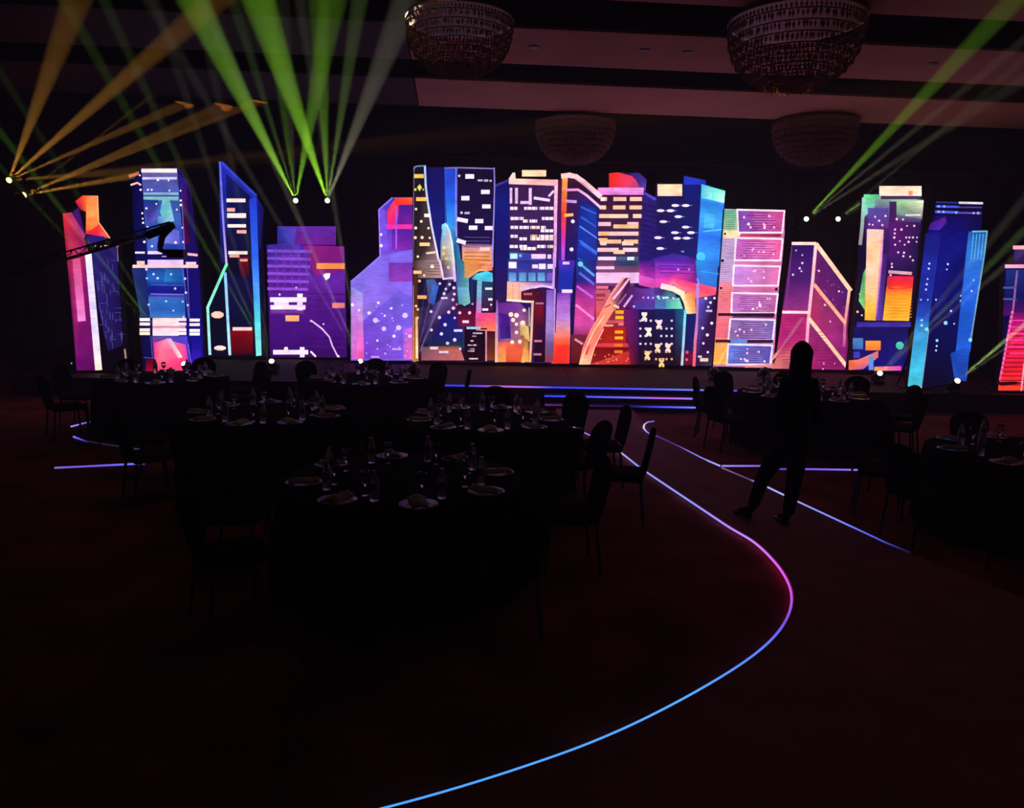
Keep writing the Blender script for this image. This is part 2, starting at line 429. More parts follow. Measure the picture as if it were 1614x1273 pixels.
# 1 - leaning magenta tower with orange roof
f = (90, 290, 4.108)
o1 = [(98.5, 336), (112, 333), (128, 308), (154.5, 308), (156, 350), (175, 376), (187, 386), (188, 426), (197, 545), (202, 584), (120, 584)]
S = Screen(14.8, o1, 'leaning magenta tower screen with an orange roof, leftmost on stage'); S.poly(o1, (6, 2, 12)); S.fr(*f)
S.poly([(36, 190), (95, 184), (190, 390), (205, 440), (290, 1205), (128, 1205), (85, 700)], [(200, 30, 50), (200, 50, 80), (110, 15, 70), (130, 20, 90), (80, 10, 80), (100, 10, 100), (100, 15, 70)])
S.poly([(70, 260), (175, 380), (190, 420), (75, 415)], [(190, 35, 75), (140, 25, 80), (120, 20, 80), (185, 45, 80)])
S.poly([(60, 195), (95, 188), (185, 330), (170, 360)], [(190, 40, 80), (170, 45, 110), (150, 40, 120), (150, 35, 110)])
S.poly([(95, 188), (140, 150), (180, 320)], (60, 20, 90))
S.grad([(100, 490), (150, 480), (187, 885), (135, 890)], [(0, (215, 80, 130)), (.5, (215, 90, 165)), (1, (240, 130, 205))])
S.grad([(180, 445), (222, 437), (292, 1203), (247, 1205)], [(0, (235, 235, 250)), (.3, (215, 200, 250)), (.7, (225, 210, 250)), (1, (255, 230, 205))])
S.poly([(120, 112), (165, 75), (265, 75), (268, 245), (345, 352), (300, 335), (185, 322), (188, 180)], [(225, 30, 35), (245, 70, 40), (255, 150, 90), (255, 130, 70), (245, 80, 60), (225, 40, 55), (225, 35, 45), (240, 120, 50)])
S.poly([(118, 112), (162, 78), (186, 100), (188, 180), (150, 165)], [(200, 20, 40), (245, 50, 35), (250, 110, 45), (235, 80, 40), (130, 20, 60)])
S.grad([(190, 90), (262, 80), (266, 290), (192, 300)], [(0, (250, 130, 70)), (.5, (252, 150, 80)), (1, (245, 110, 50))])
S.poly([(185, 322), (270, 262), (345, 352), (260, 335)], [(215, 30, 55), (235, 45, 50), (240, 90, 70), (200, 30, 60)])
S.line([(263, 80), (270, 248), (344, 352)], 6, (255, 180, 120))
S.poly([(190, 330), (300, 338), (335, 362), (200, 388)], [(40, 20, 110), (30, 30, 120), (25, 25, 90), (50, 20, 100)])
S.poly([(226, 445), (390, 402), (396, 560), (432, 1040), (330, 1080), (268, 800)], [(35, 25, 100), (30, 20, 90), (25, 15, 80), (20, 10, 50), (30, 20, 80), (35, 25, 95)])
for i in range(46):
    t = rnd.random(); y = 470 + 570 * t; x = rnd.uniform(235 + 75 * t, 385 + 40 * t)
    L = rnd.uniform(20, 60)
    S.line([(x, y), (x + 4, y + L)], 3.2, (78, 75, 150)) if rnd.random() < .65 else S.line([(x - L / 2, y), (x + L / 2, y)], 3.2, (70, 65, 140))
S.line([(310, 400), (396, 400)], 9, (230, 160, 140)); S.line([(391, 400), (396, 500)], 5, (150, 100, 130))
S.dots([(95, 1160), (250, 400), (285, 403)], 8, (150, 140, 150))
S.line([(440, 1070), (448, 1140)], 12, (150, 120, 110))
S.finish()

# 2 - blue glass tower with white bands
o2 = [(207, 290), (222, 264), (282, 264), (300, 290), (313, 400), (323, 585), (226, 585), (213, 400)]
S = Screen(14.95, o2, 'tall blue glass tower screen with white bands and a pink foot'); S.poly(o2, [(4, 2, 40), (8, 8, 70), (20, 14, 90), (25, 8, 60), (20, 5, 60), (10, 10, 120), (4, 8, 50), (6, 10, 70)])
S.fr(205, 255, 7.712)
S.grad([(140, 85), (572, 85), (655, 1090), (205, 1090)], [(0, (110, 105, 160)), (.12, (80, 80, 150)), (.26, (70, 80, 170)), (.40, (50, 75, 150)), (.6, (55, 90, 170)), (.75, (40, 60, 150)), (.9, (40, 70, 170)), (1, (30, 45, 140))])
S.poly([(580, 130), (690, 230), (700, 600), (640, 700), (600, 300)], [(25, 20, 100), (45, 15, 100), (60, 10, 70), (70, 10, 80), (30, 30, 130)])
S.poly([(640, 640), (720, 640), (740, 1000), (665, 1000)], [(60, 8, 60), (40, 5, 50), (35, 4, 45), (75, 12, 80)])
S.rect(138, 82, 570, 130, (255, 225, 205), (255, 235, 240)); S.rect(150, 185, 570, 215, (200, 190, 235))
S.rect(165, 372, 590, 400, (130, 165, 185)); S.rect(165, 425, 590, 470, (130, 190, 185), (80, 150, 150))
S.poly([(400, 450), (480, 450), (540, 720), (420, 740), (360, 600)], [(110, 200, 190), (100, 170, 180), (140, 190, 235), (90, 180, 150), (100, 170, 210)])
S.poly([(340, 660), (500, 660), (480, 750), (330, 740)], [(80, 130, 190), (130, 190, 220), (120, 180, 200), (90, 130, 190)])
S.poly([(160, 460), (340, 465), (380, 560), (300, 740), (200, 720)], [(20, 45, 120), (20, 50, 120), (60, 100, 180), (90, 90, 190), (70, 50, 150)])
S.poly([(400, 830), (480, 800), (600, 840), (600, 1000), (400, 990)], [(110, 140, 200), (70, 80, 180), (80, 90, 190), (100, 90, 190), (110, 130, 210)])
S.rect(215, 880, 330, 1080, (80, 110, 190), (50, 80, 180))
S.dots([(120, 165), (130, 340), (150, 625), (155, 690), (160, 740), (215, 790), (200, 565), (320, 510), (615, 350), (618, 470), (620, 525), (570, 580), (640, 800), (650, 975), (175, 972), (268, 1025), (425, 915), (555, 980), (470, 225), (340, 220), (220, 340), (265, 340), (480, 350), (600, 1115)], 19, WP)
S.line([(15, 280), (90, 255), (130, 280)], 22, (255, 180, 170)); S.line([(0, 175), (100, 140)], 40, (190, 110, 80))  # orange stroke: the amber beam's hit drawn into the picture
S.line([(635, 500), (665, 1100)], 10, (120, 90, 170)); S.line([(70, 1103), (175, 1103)], 24, (240, 200, 220)); S.rect(215, 1085, 390, 1122, (225, 195, 250)); S.line([(670, 1118), (815, 1133)], 30, (250, 190, 190))
S.rect(85, 1205, 180, 1273, (240, 200, 180)); S.rect(215, 1190, 650, 1273, (225, 190, 250)); S.line([(390, 1150), (640, 1150)], 12, (190, 150, 220)); S.rect(680, 1215, 805, 1250, (245, 200, 215))
S.fr(205, 420, 7.072)
S.grad([(180, 20), (600, 20), (620, 570), (225, 570)], [(0, (30, 60, 150)), (.2, (30, 90, 170)), (.38, (15, 25, 125)), (.52, (20, 20, 120)), (.62, (45, 100, 175)), (.85, (35, 90, 175)), (1, (60, 110, 180))])
S.poly([(400, 30), (580, 30), (585, 170), (380, 170)], [(30, 110, 180), (20, 80, 160), (20, 70, 160), (40, 120, 185)])
S.rect(30, -20, 760, 15, (250, 195, 195))
S.poly([(20, 20), (180, 30), (225, 560), (120, 560)], [(30, 45, 100), (20, 30, 110), (15, 35, 90), (30, 60, 80)])
S.line([(590, 20), (655, 570)], 8, (100, 100, 190)); S.line([(640, 20), (665, 570)], 6, (110, 100, 200))
S.line([(235, 200), (590, 212)], 8, (70, 90, 190)); S.line([(235, 305), (600, 312)], 13, (130, 100, 220)); S.line([(235, 340), (600, 350)], 10, (100, 70, 180))
S.line([(215, 350), (235, 570)], 8, (80, 110, 190))
S.dots([(185, 30), (190, 130), (265, 85), (310, 130), (460, 85), (505, 245), (405, 385), (485, 490), (590, 390), (625, 290), (645, 430), (210, 425), (615, 135), (600, 560)], 19, (190, 200, 255))
for y0, c in ((590, (255, 225, 225)), (640, (250, 215, 215)), (705, (255, 230, 225)), (745, (255, 235, 215))):
    S.rect(110, y0 - 17, 225, y0 + 17, c); S.rect(255, y0 - 17, 630, y0 + 17, c, (245, 210, 250)); S.rect(665, y0 - 10, 780, y0 + 22, c)
S.rect(255, 575, 545, 770, (255, 205, 205), (255, 215, 230)); S.rect(255, 660, 620, 685, (215, 140, 170))
S.poly([(250, 775), (640, 775), (680, 1170), (285, 1170)], [(90, 60, 130), (70, 60, 190), (60, 40, 180), (200, 40, 120)])
S.poly([(270, 850), (400, 810), (620, 870), (650, 1050), (640, 1170), (285, 1170)], [(235, 40, 130), (250, 130, 170), (245, 60, 150), (235, 40, 120), (250, 60, 100), (255, 70, 100)])
S.poly([(400, 800), (460, 800), (590, 1010), (540, 1020)], [(200, 140, 200), (220, 170, 200), (255, 220, 200), (250, 150, 180)])
S.rect(690, 790, 800, 1080, (10, 15, 130), (50, 20, 170)); S.poly([(680, 1090), (820, 1060), (828, 1168), (685, 1168)], [(200, 40, 190), (230, 60, 180), (250, 110, 190), (235, 60, 190)])
S.line([(235, 770), (255, 1020)], 9, (80, 70, 170)); S.line([(650, 860), (690, 1100)], 10, (130, 80, 210)); S.rect(180, 1030, 280, 1165, (70, 0, 20), (150, 10, 40)); S.line([(160, 1012), (270, 1020)], 9, (70, 80, 130))
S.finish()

# 3 - pointed blue tower with green edges
f = (310, 230, 3.44)
o3 = [(345.5, 254), (350, 254), (400, 303), (415.5, 327), (413, 400), (419, 562), (329, 562), (327, 486), (345.5, 430)]
S = Screen(17.8, o3, 'pointed blue tower screen with mint green outlines'); S.poly(o3, (5, 6, 30)); S.fr(*f)
S.poly([(122, 85), (145, 85), (320, 265), (300, 320), (160, 640), (130, 640)], [(40, 50, 190), (30, 40, 170), (25, 40, 160), (20, 40, 140), (8, 8, 40), (10, 10, 60)])
S.poly([(160, 150), (290, 270), (290, 640), (165, 640)], [(15, 20, 90), (12, 15, 70), (8, 6, 22), (8, 6, 25)])
S.rect(160, 700, 300, 1000, (12, 10, 60), (10, 8, 40)); S.rect(185, 1000, 305, 1130, (120, 5, 20), (60, 2, 10))
S.poly([(225, 600), (280, 600), (285, 700), (240, 720)], [(110, 10, 30), (120, 10, 30), (50, 4, 30), (40, 4, 30)])
S.grad([(285, 290), (325, 275), (352, 1135), (322, 1138)], [(0, (30, 60, 200)), (.35, (40, 90, 230)), (.6, (70, 150, 240)), (.75, (70, 200, 220)), (1, (130, 225, 215))])
S.poly([(325, 275), (365, 340), (350, 560), (340, 560)], [(20, 25, 120), (15, 12, 80), (20, 10, 60), (25, 30, 120)])
S.line([(126, 88), (145, 420), (163, 650)], 11, (80, 90, 220), (200, 170, 230)); S.line([(140, 95), (322, 268)], 13, (50, 60, 190))
S.line([(163, 640), (60, 875), (72, 1128)], 15, (110, 235, 180), (170, 225, 235)); S.line([(155, 690), (180, 1130)], 15, (130, 190, 245), (180, 230, 240))
S.rect(85, 880, 155, 1130, (6, 6, 30)); S.dot(113, 915, 36, (255, 190, 170), 20); S.dot(127, 1095, 34, (255, 225, 215), 14)
S.bars([(162, 285, 265, 305), (165, 365, 268, 390), (168, 424, 268, 442), (172, 570, 276, 588)], (255, 225, 215)); S.bars([(165, 336, 208, 356), (218, 456, 270, 474), (178, 590, 232, 604), (236, 612, 276, 626)], (240, 165, 150)); S.rect(195, 982, 300, 1000, (250, 200, 190))
S.finish()

# 4 - stepped purple block
o4 = [(437, 357), (529, 357), (529, 389), (541, 389), (546, 563), (426, 563), (420, 386), (437, 384)]
S = Screen(18.05, o4, 'wide stepped purple block screen below the two green lights'); S.poly(o4, (50, 12, 100)); S.fr(*f)
S.grad([(385, 535), (800, 545), (815, 1145), (400, 1145)], [(0, (75, 30, 150)), (.3, (95, 30, 150)), (.6, (70, 16, 120)), (.85, (60, 10, 110)), (1, (45, 8, 80))])
S.poly([(385, 535), (560, 535), (560, 620), (400, 640)], [(25, 40, 150), (60, 50, 170), (110, 40, 160), (60, 40, 160)])
S.poly([(580, 540), (800, 545), (800, 680), (640, 700)], [(130, 25, 110), (120, 20, 120), (110, 25, 110), (140, 30, 120)])
S.rect(440, 440, 755, 535, (90, 35, 150), (100, 25, 130)); S.poly([(440, 440), (540, 440), (530, 530), (445, 530)], [(30, 45, 150), (90, 60, 180), (70, 60, 170), (20, 35, 120)])
S.line([(440, 438), (752, 438), (752, 530)], 5, (90, 40, 160))
for i, y in enumerate(range(560, 790, 41)):
    S.line([(388, y + 8), (620 - i * 4, y + 12)], 15, (120 + 4 * i, 70, 190 + 4 * i), ); S.line([(390, y + 24), (600, y + 26)], 5, (60, 30, 120))
for y in range(800, 1110, 32): S.line([(600, y), (800, y + 4)], 8, (70, 15, 105))
for k in range(5): S.line([(430 + 40 * k, 560), (440 + 40 * k, 760)], 4, (110, 60, 170))
S.rect(650, 635, 803, 666, (240, 140, 70)); S.rect(735, 850, 803, 878, (225, 120, 110)); S.rect(482, 918, 556, 950, (250, 170, 110))
S.bars([(398, 820, 595, 846), (400, 862, 590, 886)], (250, 220, 250)); S.rect(420, 846, 500, 862, (235, 195, 240)); S.rect(545, 800, 575, 900, (245, 215, 245)); S.rect(402, 890, 580, 915, (120, 60, 150), (75, 16, 120))
S.rect(415, 1105, 605, 1130, (250, 225, 250)); S.rect(560, 1090, 585, 1145, (245, 225, 250)); S.dot(485, 1100, 12, WH)
S.poly([(685, 700), (700, 690), (725, 690), (720, 715), (702, 728)], WH); S.dots([(540, 768), (450, 805), (620, 948), (688, 965), (770, 1140)], 7, WP)
S.line([(620, 945), (680, 990), (720, 1035), (735, 1080), (765, 1140)], 8, (225, 190, 230)); S.line([(620, 1115), (645, 1140)], 10, WP)
S.finish()

# 5 - lilac block with cut corner
o5 = [(596, 330), (617, 311), (650, 311), (650, 568), (553, 568), (553, 443), (598, 403)]
S = Screen(17.45, o5, 'pale lilac tower screen with a cut corner and red top frame'); S.poly(o5, (110, 90, 215)); S.fr(*f)
S.poly([(985, 345), (1060, 282), (1170, 278), (1170, 560), (990, 590)], [(90, 60, 200), (60, 50, 180), (70, 40, 160), (90, 40, 160), (120, 70, 215)])
S.poly([(985, 345), (1020, 340), (1040, 580), (992, 590)], (115, 75, 215))
S.poly([(1030, 360), (1075, 282), (1170, 278), (1170, 318), (1100, 320), (1082, 440), (1035, 440)], [(235, 30, 90), (245, 60, 50), (245, 90, 40), (240, 60, 50), (235, 40, 60), (230, 40, 140), (225, 30, 130)])
S.rect(1030, 425, 1170, 450, (230, 50, 160)); S.rect(1095, 322, 1170, 425, (70, 25, 140), (110, 25, 140)); S.rect(1058, 450, 1170, 560, (80, 30, 150), (120, 35, 160)); S.line([(1082, 330), (1082, 555)], 9, (160, 80, 220))
S.poly([(835, 735), (995, 600), (1170, 560), (1170, 1155), (838, 1155)], [(120, 105, 215), (130, 100, 230), (125, 100, 225), (130, 85, 215), (140, 110, 200)])
S.poly([(900, 950), (1100, 780), (1170, 820), (1170, 1155), (910, 1155)], [(110, 70, 200), (110, 90, 215), (105, 85, 215), (125, 80, 215), (115, 55, 190)])
S.rect(1042, 632, 1170, 735, (110, 50, 170), (140, 55, 180))
S.poly([(838, 760), (900, 800), (905, 1155), (838, 1155)], [(140, 130, 220), (150, 150, 225), (235, 90, 190), (200, 90, 190)])
S.poly([(878, 1010), (905, 1010), (905, 1155), (870, 1155)], [(220, 120, 210), (235, 100, 200), (250, 70, 160), (240, 90, 170)]); S.poly([(1120, 1000), (1170, 980), (1170, 1155), (1120, 1155)], [(160, 90, 210), (200, 100, 220), (240, 110, 190), (180, 80, 200)])
S.line([(836, 735), (996, 600), (988, 345), (1060, 284)], 6, (150, 120, 240))
S.dots([(880, 890), (935, 905), (970, 945), (1055, 880), (1130, 920), (1020, 990), (1090, 985), (1070, 1030), (980, 1055), (985, 850), (1020, 920), (1155, 1030), (845, 860), (1000, 480), (1000, 540)], 11, (225, 215, 255))
S.dots([(1015, 990), (1130, 918), (1095, 985), (970, 945)], 19, (205, 190, 255)); S.dots([(rnd.uniform(920, 1160), rnd.uniform(850, 1140)) for _ in range(22)], 6, (190, 170, 250)); S.bars([(945, 1138, 990, 1148), (1060, 1095, 1110, 1106)], (190, 150, 240))
S.finish()

# 6 - curved gold edged tower and dark tower with blue side
o6 = [(652, 263), (660, 260.5), (671, 261), (673, 268), (700, 268), (702, 263.5), (779, 265), (779, 570.5), (651.5, 569.5)]
S = Screen(17.5, o6, 'dark tower screen with a blue side face and a curved gold dotted edge'); S.poly(o6, [(8, 6, 30), (8, 6, 30), (8, 6, 40), (6, 6, 60), (8, 8, 80), (10, 10, 90), (8, 8, 50), (30, 20, 60), (30, 15, 20)])
S.fr(640, 250, 7.4875)
S.grad([(230, 100), (460, 100), (470, 1100), (330, 1100)], [(0, (20, 14, 80)), (.4, (16, 20, 100)), (.75, (22, 26, 110)), (1, (20, 30, 90))])
S.poly([(95, 95), (225, 95), (250, 480), (320, 900), (400, 1270), (90, 1270)], [(20, 16, 30), (15, 12, 35), (60, 45, 40), (60, 40, 45), (150, 120, 125), (40, 30, 30)])
S.grad([(460, 100), (610, 100), (600, 900), (480, 800)], [(0, (35, 60, 195)), (.5, (30, 85, 215)), (1, (50, 150, 225))])
S.poly([(480, 760), (600, 880), (660, 1270), (560, 1270), (520, 900)], [(60, 170, 230), (30, 90, 160), (60, 130, 150), (30, 70, 100), (70, 140, 180)])
S.rect(610, 125, 1030, 1000, (18, 8, 40), (24, 14, 66))
S.grad([(660, 1000), (1020, 1010), (1020, 1273), (665, 1273)], [(0, (40, 20, 70)), (.15, (190, 130, 150)), (.4, (235, 150, 110)), (.7, (240, 150, 80)), (1, (245, 165, 70))])
for y in (925, 970, 1005, 1040, 1105, 1150, 1190, 1232): S.line([(690, y), (985, y + 4)], 7, (110, 80, 140) if y < 1030 else (90, 40, 60))
S.rect(870, 1045, 985, 1085, (255, 205, 195)); S.line([(850, 1230), (1000, 1225)], 8, (255, 200, 180))
S.line([(1040, 110), (1045, 300), (1038, 620), (1025, 1000), (1020, 1273)], 17, (130, 110, 170), (140, 130, 250)); S.line([(455, 112), (610, 106), (1040, 118)], 16, (130, 110, 170)); S.line([(590, 110), (588, 500), (595, 915)], 22, (95, 110, 215), (150, 130, 230)); S.line([(460, 110), (466, 780)], 9, (40, 80, 210))
S.line([(222, 85), (232, 320), (255, 500), (300, 790), (350, 1030), (400, 1273)], 24, (170, 200, 245), (230, 205, 245)); S.line([(95, 130), (100, 100), (140, 88), (222, 85)], 16, (110, 130, 160)); S.line([(95, 130), (88, 700), (85, 1273)], 12, (90, 80, 120))
S.rect(95, 182, 210, 230, (235, 190, 80)); S.rect(120, 455, 240, 500, (240, 185, 85)); S.dots([(110, 365), (205, 365)], 18, (225, 210, 90)); S.poly([(130, 340), (160, 300), (190, 340), (160, 385)], (220, 205, 80))
S.dots([(118, 595), (180, 740), (115, 818), (110, 932), (190, 930), (280, 935), (265, 820), (140, 1155)], 22, (255, 220, 190)); S.rect(160, 990, 280, 1030, (255, 215, 140)); S.rect(215, 650, 280, 690, (255, 225, 215)); S.line([(245, 1115), (340, 1105)], 24, (240, 205, 190))
S.bars([(700, 183, 803, 237), (885, 368, 988, 418), (652, 440, 748, 493), (898, 540, 998, 587), (815, 712, 912, 762), (742, 790, 842, 840), (930, 795, 1022, 842)], WP); S.line([(615, 715), (715, 735)], 48, WP); S.line([(612, 965), (690, 990)], 48, WP); S.bars([(845, 245, 905, 268), (920, 245, 970, 272), (985, 250, 1012, 272), (690, 628, 752, 655)], (200, 170, 200)); S.dots([(628, 203), (655, 638)], 18, (230, 200, 215))
S.poly([(425, 830), (440, 770), (490, 770), (530, 870), (560, 1273), (410, 1273), (405, 1000)], [(60, 80, 110), (120, 200, 240), (120, 190, 230), (190, 180, 190), (200, 200, 190), (150, 120, 70), (70, 70, 100)])
S.line([(428, 830), (430, 785), (465, 765), (505, 830), (545, 1000), (572, 1273)], 16, (110, 200, 245), (235, 235, 250)); S.dots([(450, 1050), (445, 1120), (480, 1180)], 32, (240, 200, 110))
S.fr(640, 410, 7.4875)
S.poly([(85, 0), (400, 0), (440, 210), (90, 210)], [(40, 25, 20), (160, 130, 140), (190, 150, 150), (60, 30, 10)])
for y in (30, 62, 98, 130, 165): S.line([(250, y), (400, y + 5)], 7, (80, 45, 50))
S.dots([(310, 75)], 34, (255, 225, 205))
S.poly([(420, 0), (565, 0), (585, 235), (440, 210)], [(90, 70, 60), (205, 195, 185), (170, 140, 190), (90, 60, 90)]); S.dots([(500, 85)], 26, (225, 200, 140))
S.line([(395, 0), (425, 130), (440, 220), (565, 205)], 22, (240, 200, 235)); S.line([(560, 0), (578, 245)], 30, (225, 215, 245), (210, 160, 230))
S.poly([(600, 0), (680, 0), (740, 220), (745, 520), (620, 520), (590, 240)], [(40, 110, 130), (50, 120, 140), (120, 150, 190), (90, 170, 160), (80, 150, 170), (60, 80, 150)])
S.poly([(610, 320), (740, 320), (760, 500), (690, 540), (630, 500)], [(90, 150, 190), (110, 160, 190), (120, 175, 175), (110, 170, 160), (80, 150, 170)])
S.poly([(690, 0), (1020, 0), (1020, 120), (860, 130), (740, 215), (690, 200)], [(230, 150, 60), (240, 120, 80), (225, 110, 100), (245, 180, 110), (190, 150, 140), (200, 140, 80)])
for y in (25, 60, 95): S.line([(860, y), (1010, y + 2)], 8, (200, 90, 80) if y > 30 else (255, 190, 170))
S.poly([(770, 215), (830, 160), (950, 125), (1020, 150), (1025, 255), (900, 250), (850, 260)], [(60, 120, 150), (80, 210, 215), (60, 200, 220), (50, 170, 220), (110, 180, 225), (60, 170, 190), (90, 170, 190)])
S.poly([(755, 225), (850, 235), (830, 440), (770, 480)], [(20, 40, 90), (15, 30, 70), (10, 12, 50), (20, 50, 80)])
S.grad([(840, 240), (895, 240), (885, 800), (820, 800)], [(0, (110, 170, 200)), (.35, (120, 160, 200)), (.6, (200, 120, 190)), (1, (215, 110, 150))])
S.rect(895, 260, 1025, 600, (20, 60, 90), (60, 10, 60)); S.bars([(935, 322, 1018, 348), (970, 448, 1020, 475), (900, 568, 970, 595)], WP); S.dots([(1005, 525)], 18, (230, 160, 210))
S.poly([(240, 230), (330, 220), (390, 300), (330, 520), (260, 500)], [(50, 90, 130), (60, 90, 150), (60, 60, 120), (40, 70, 160), (60, 50, 110)])
S.poly([(310, 300), (385, 300), (330, 540), (300, 520)], [(30, 90, 180), (50, 90, 180), (40, 80, 170), (30, 70, 150)])
S.poly([(130, 560), (300, 540), (440, 440), (600, 300), (610, 560), (690, 600), (690, 1040), (250, 1010), (160, 900)], [(50, 40, 80), (40, 20, 60), (90, 70, 130), (50, 25, 60), (50, 20, 70), (70, 10, 50), (25, 50, 80), (15, 20, 60), (40, 20, 70)])
S.poly([(430, 640), (660, 640), (680, 950), (290, 960)], [(25, 18, 110), (28, 18, 115), (20, 35, 95), (16, 25, 80)])
S.rect(610, 560, 820, 780, (70, 10, 40), (110, 10, 50))
S.rect(820, 620, 1060, 830, (225, 60, 130), (245, 110, 60)); S.poly([(820, 620), (930, 620), (900, 820), (820, 790)], [(215, 70, 150), (240, 60, 140), (245, 90, 90), (200, 110, 140)])
S.poly([(180, 1020), (640, 1040), (690, 1180), (180, 1180)], [(90, 70, 90), (190, 90, 90), (195, 100, 95), (150, 80, 100)]); S.poly([(260, 1010), (640, 1010), (640, 1060), (250, 1060)], [(80, 70, 30), (90, 60, 60), (190, 95, 80), (150, 90, 70)])
S.rect(690, 800, 955, 1190, (16, 3, 24), (30, 3, 14)); S.rect(715, 785, 880, 812, (150, 190, 225)); S.rect(955, 830, 1050, 1180, (50, 10, 30), (120, 50, 20)); S.line([(945, 835), (945, 1185)], 18, (200, 130, 160)); S.line([(1075, 480), (1070, 1190)], 24, (110, 80, 190), (250, 180, 160)); S.line([(830, 820), (1050, 830)], 12, (240, 130, 120))
for i in range(18):
    x = rnd.uniform(720, 860); y = rnd.choice([860, 895, 950, 1000, 1045, 1070, 1160]); S.rect(x, y - 8, x + rnd.uniform(25, 70), y + 9, rnd.choice([(190, 165, 185), (220, 195, 205), (150, 120, 140)]))
S.dots([(515, 285), (470, 340), (450, 395), (570, 400), (555, 465), (560, 565), (505, 612), (635, 620), (750, 620), (395, 675), (575, 680), (462, 760), (418, 868), (575, 938), (490, 978), (296, 605), (300, 822), (400, 275), (565, 325), (640, 1045)], 25, (225, 195, 240)); S.bars([(665, 708, 742, 740), (565, 815, 665, 842), (415, 435, 490, 455), (285, 1020, 380, 1050), (390, 1070, 500, 1095)], (225, 200, 230)); S.dots([(600, 520), (785, 515)], 24, (225, 110, 150))
S.grad([(85, 120), (140, 120), (150, 1190), (85, 1190)], [(0, (60, 30, 10)), (.4, (70, 35, 10)), (.8, (170, 100, 20)), (1, (190, 120, 40))])
S.rect(88, 122, 185, 160, (255, 190, 130)); S.rect(135, 415, 245, 455, (245, 165, 105)); S.dots([(215, 180), (160, 245), (120, 540), (140, 580), (135, 680)], 26, (255, 195, 130)); S.line([(125, 680), (130, 1150)], 26, (240, 160, 110), (255, 225, 190)); S.line([(85, 1190), (88, 300)], 10, (215, 140, 80), (150, 110, 140))
S.finish()

# 7 - white framed office tower
o7 = [(780.5, 290), (801, 282), (806, 272), (811, 272), (812, 281), (822, 281), (822, 267), (861, 267.5), (861, 281), (879.5, 283), (879.5, 572), (780.5, 571)]
S = Screen(17.5, o7, 'office tower screen framed in pale peach with rows of white windows'); S.poly(o7, [(15, 12, 80), (12, 10, 70), (30, 20, 40), (30, 20, 40), (20, 5, 20), (20, 5, 20), (20, 5, 20), (20, 5, 20), (20, 5, 20), (60, 20, 40), (40, 20, 90), (40, 15, 60)])
S.fr(780, 250, 7.489)
S.grad([(5, 300), (165, 250), (165, 1273), (0, 1273)], [(0, (18, 12, 80)), (.2, (16, 22, 110)), (.5, (14, 20, 105)), (.8, (18, 16, 95)), (1, (22, 18, 90))])
S.rect(170, 310, 735, 1273, (55, 25, 70), (50, 30, 90)); S.line([(10, 320), (150, 260)], 25, (60, 45, 130))
S.rect(320, 135, 605, 210, (255, 215, 170)); S.poly([(165, 235), (210, 165), (240, 165), (245, 235), (740, 250), (745, 320), (165, 300)], [(250, 200, 190), (250, 215, 200), (250, 215, 200), (255, 200, 180), (240, 160, 150), (240, 170, 190), (255, 205, 200)])
S.line([(725, 260), (715, 640), (710, 1000), (700, 1273)], 40, (245, 170, 190), (215, 150, 235))
S.rect(745, 250, 785, 1273, (70, 15, 30), (60, 25, 120))
S.bars([(175, 345, 205, 530), (238, 345, 272, 530), (400, 345, 435, 545), (300, 500, 435, 535)], (230, 185, 230)); S.line([(470, 465), (640, 490)], 34, (240, 205, 240)); S.line([(640, 440), (690, 385)], 26, (220, 180, 220))
for y, segs in ((585, [(180, 265), (345, 500), (525, 700)]), (705, [(185, 290), (300, 340), (555, 700)]), (735, [(330, 390), (410, 500)]), (810, [(185, 280), (290, 400), (420, 530), (545, 600)]), (850, [(540, 690)]), (915, [(185, 270), (420, 500), (520, 700)]), (945, [(290, 380), (420, 690)]), (1035, [(175, 270), (290, 380), (500, 600), (620, 700)]), (1060, [(300, 490)]), (1150, [(180, 260), (430, 600), (620, 665)])):
    for a, b in segs: S.rect(a, y - 17, b, y + 19, WP if a < 300 or y < 800 else rnd.choice([(255, 215, 205), WP, (240, 200, 160)]))
for x in range(225, 700, 52): S.line([(x, 560), (x, 1100)], 7, (70, 35, 85))
S.poly([(170, 1100), (420, 1120), (600, 1160), (600, 1273), (170, 1273)], [(20, 110, 150), (50, 60, 160), (70, 60, 150), (60, 80, 170), (60, 50, 150)]); S.rect(180, 1120, 265, 1180, (190, 225, 250)); S.bars([(430, 1125, 600, 1180), (620, 1130, 665, 1180)], (240, 195, 240)); S.dots([(300, 1145)], 28, (120, 170, 240))
S.fr(780, 410, 7.489)
S.rect(0, 0, 150, 480, (16, 14, 95), (40, 20, 70)); S.rect(150, 0, 690, 260, (50, 40, 130), (60, 70, 150))
S.rect(165, 20, 255, 95, (245, 225, 255)); S.bars([(440, 50, 510, 95), (520, 40, 600, 105), (620, 45, 690, 100)], (245, 220, 250)); S.rect(270, 40, 400, 95, (40, 50, 160))
for x in (165, 285, 395, 505): S.rect(x, 145, x + 85, 245, (70, 130, 195), (110, 170, 220))
S.rect(615, 150, 680, 240, (120, 80, 180))
S.poly([(145, 250), (680, 265), (690, 320), (480, 320), (310, 370), (310, 480), (140, 480)], [(235, 170, 150), (120, 70, 140), (180, 140, 230), (220, 170, 210), (230, 160, 150), (245, 170, 140), (250, 185, 130)])
for x in (215, 290): S.line([(x, 270), (x, 465)], 8, (210, 140, 120))
S.line([(300, 335), (480, 320), (560, 300), (690, 330)], 22, (225, 185, 235)); S.line([(700, 0), (690, 330)], 26, (200, 150, 245))
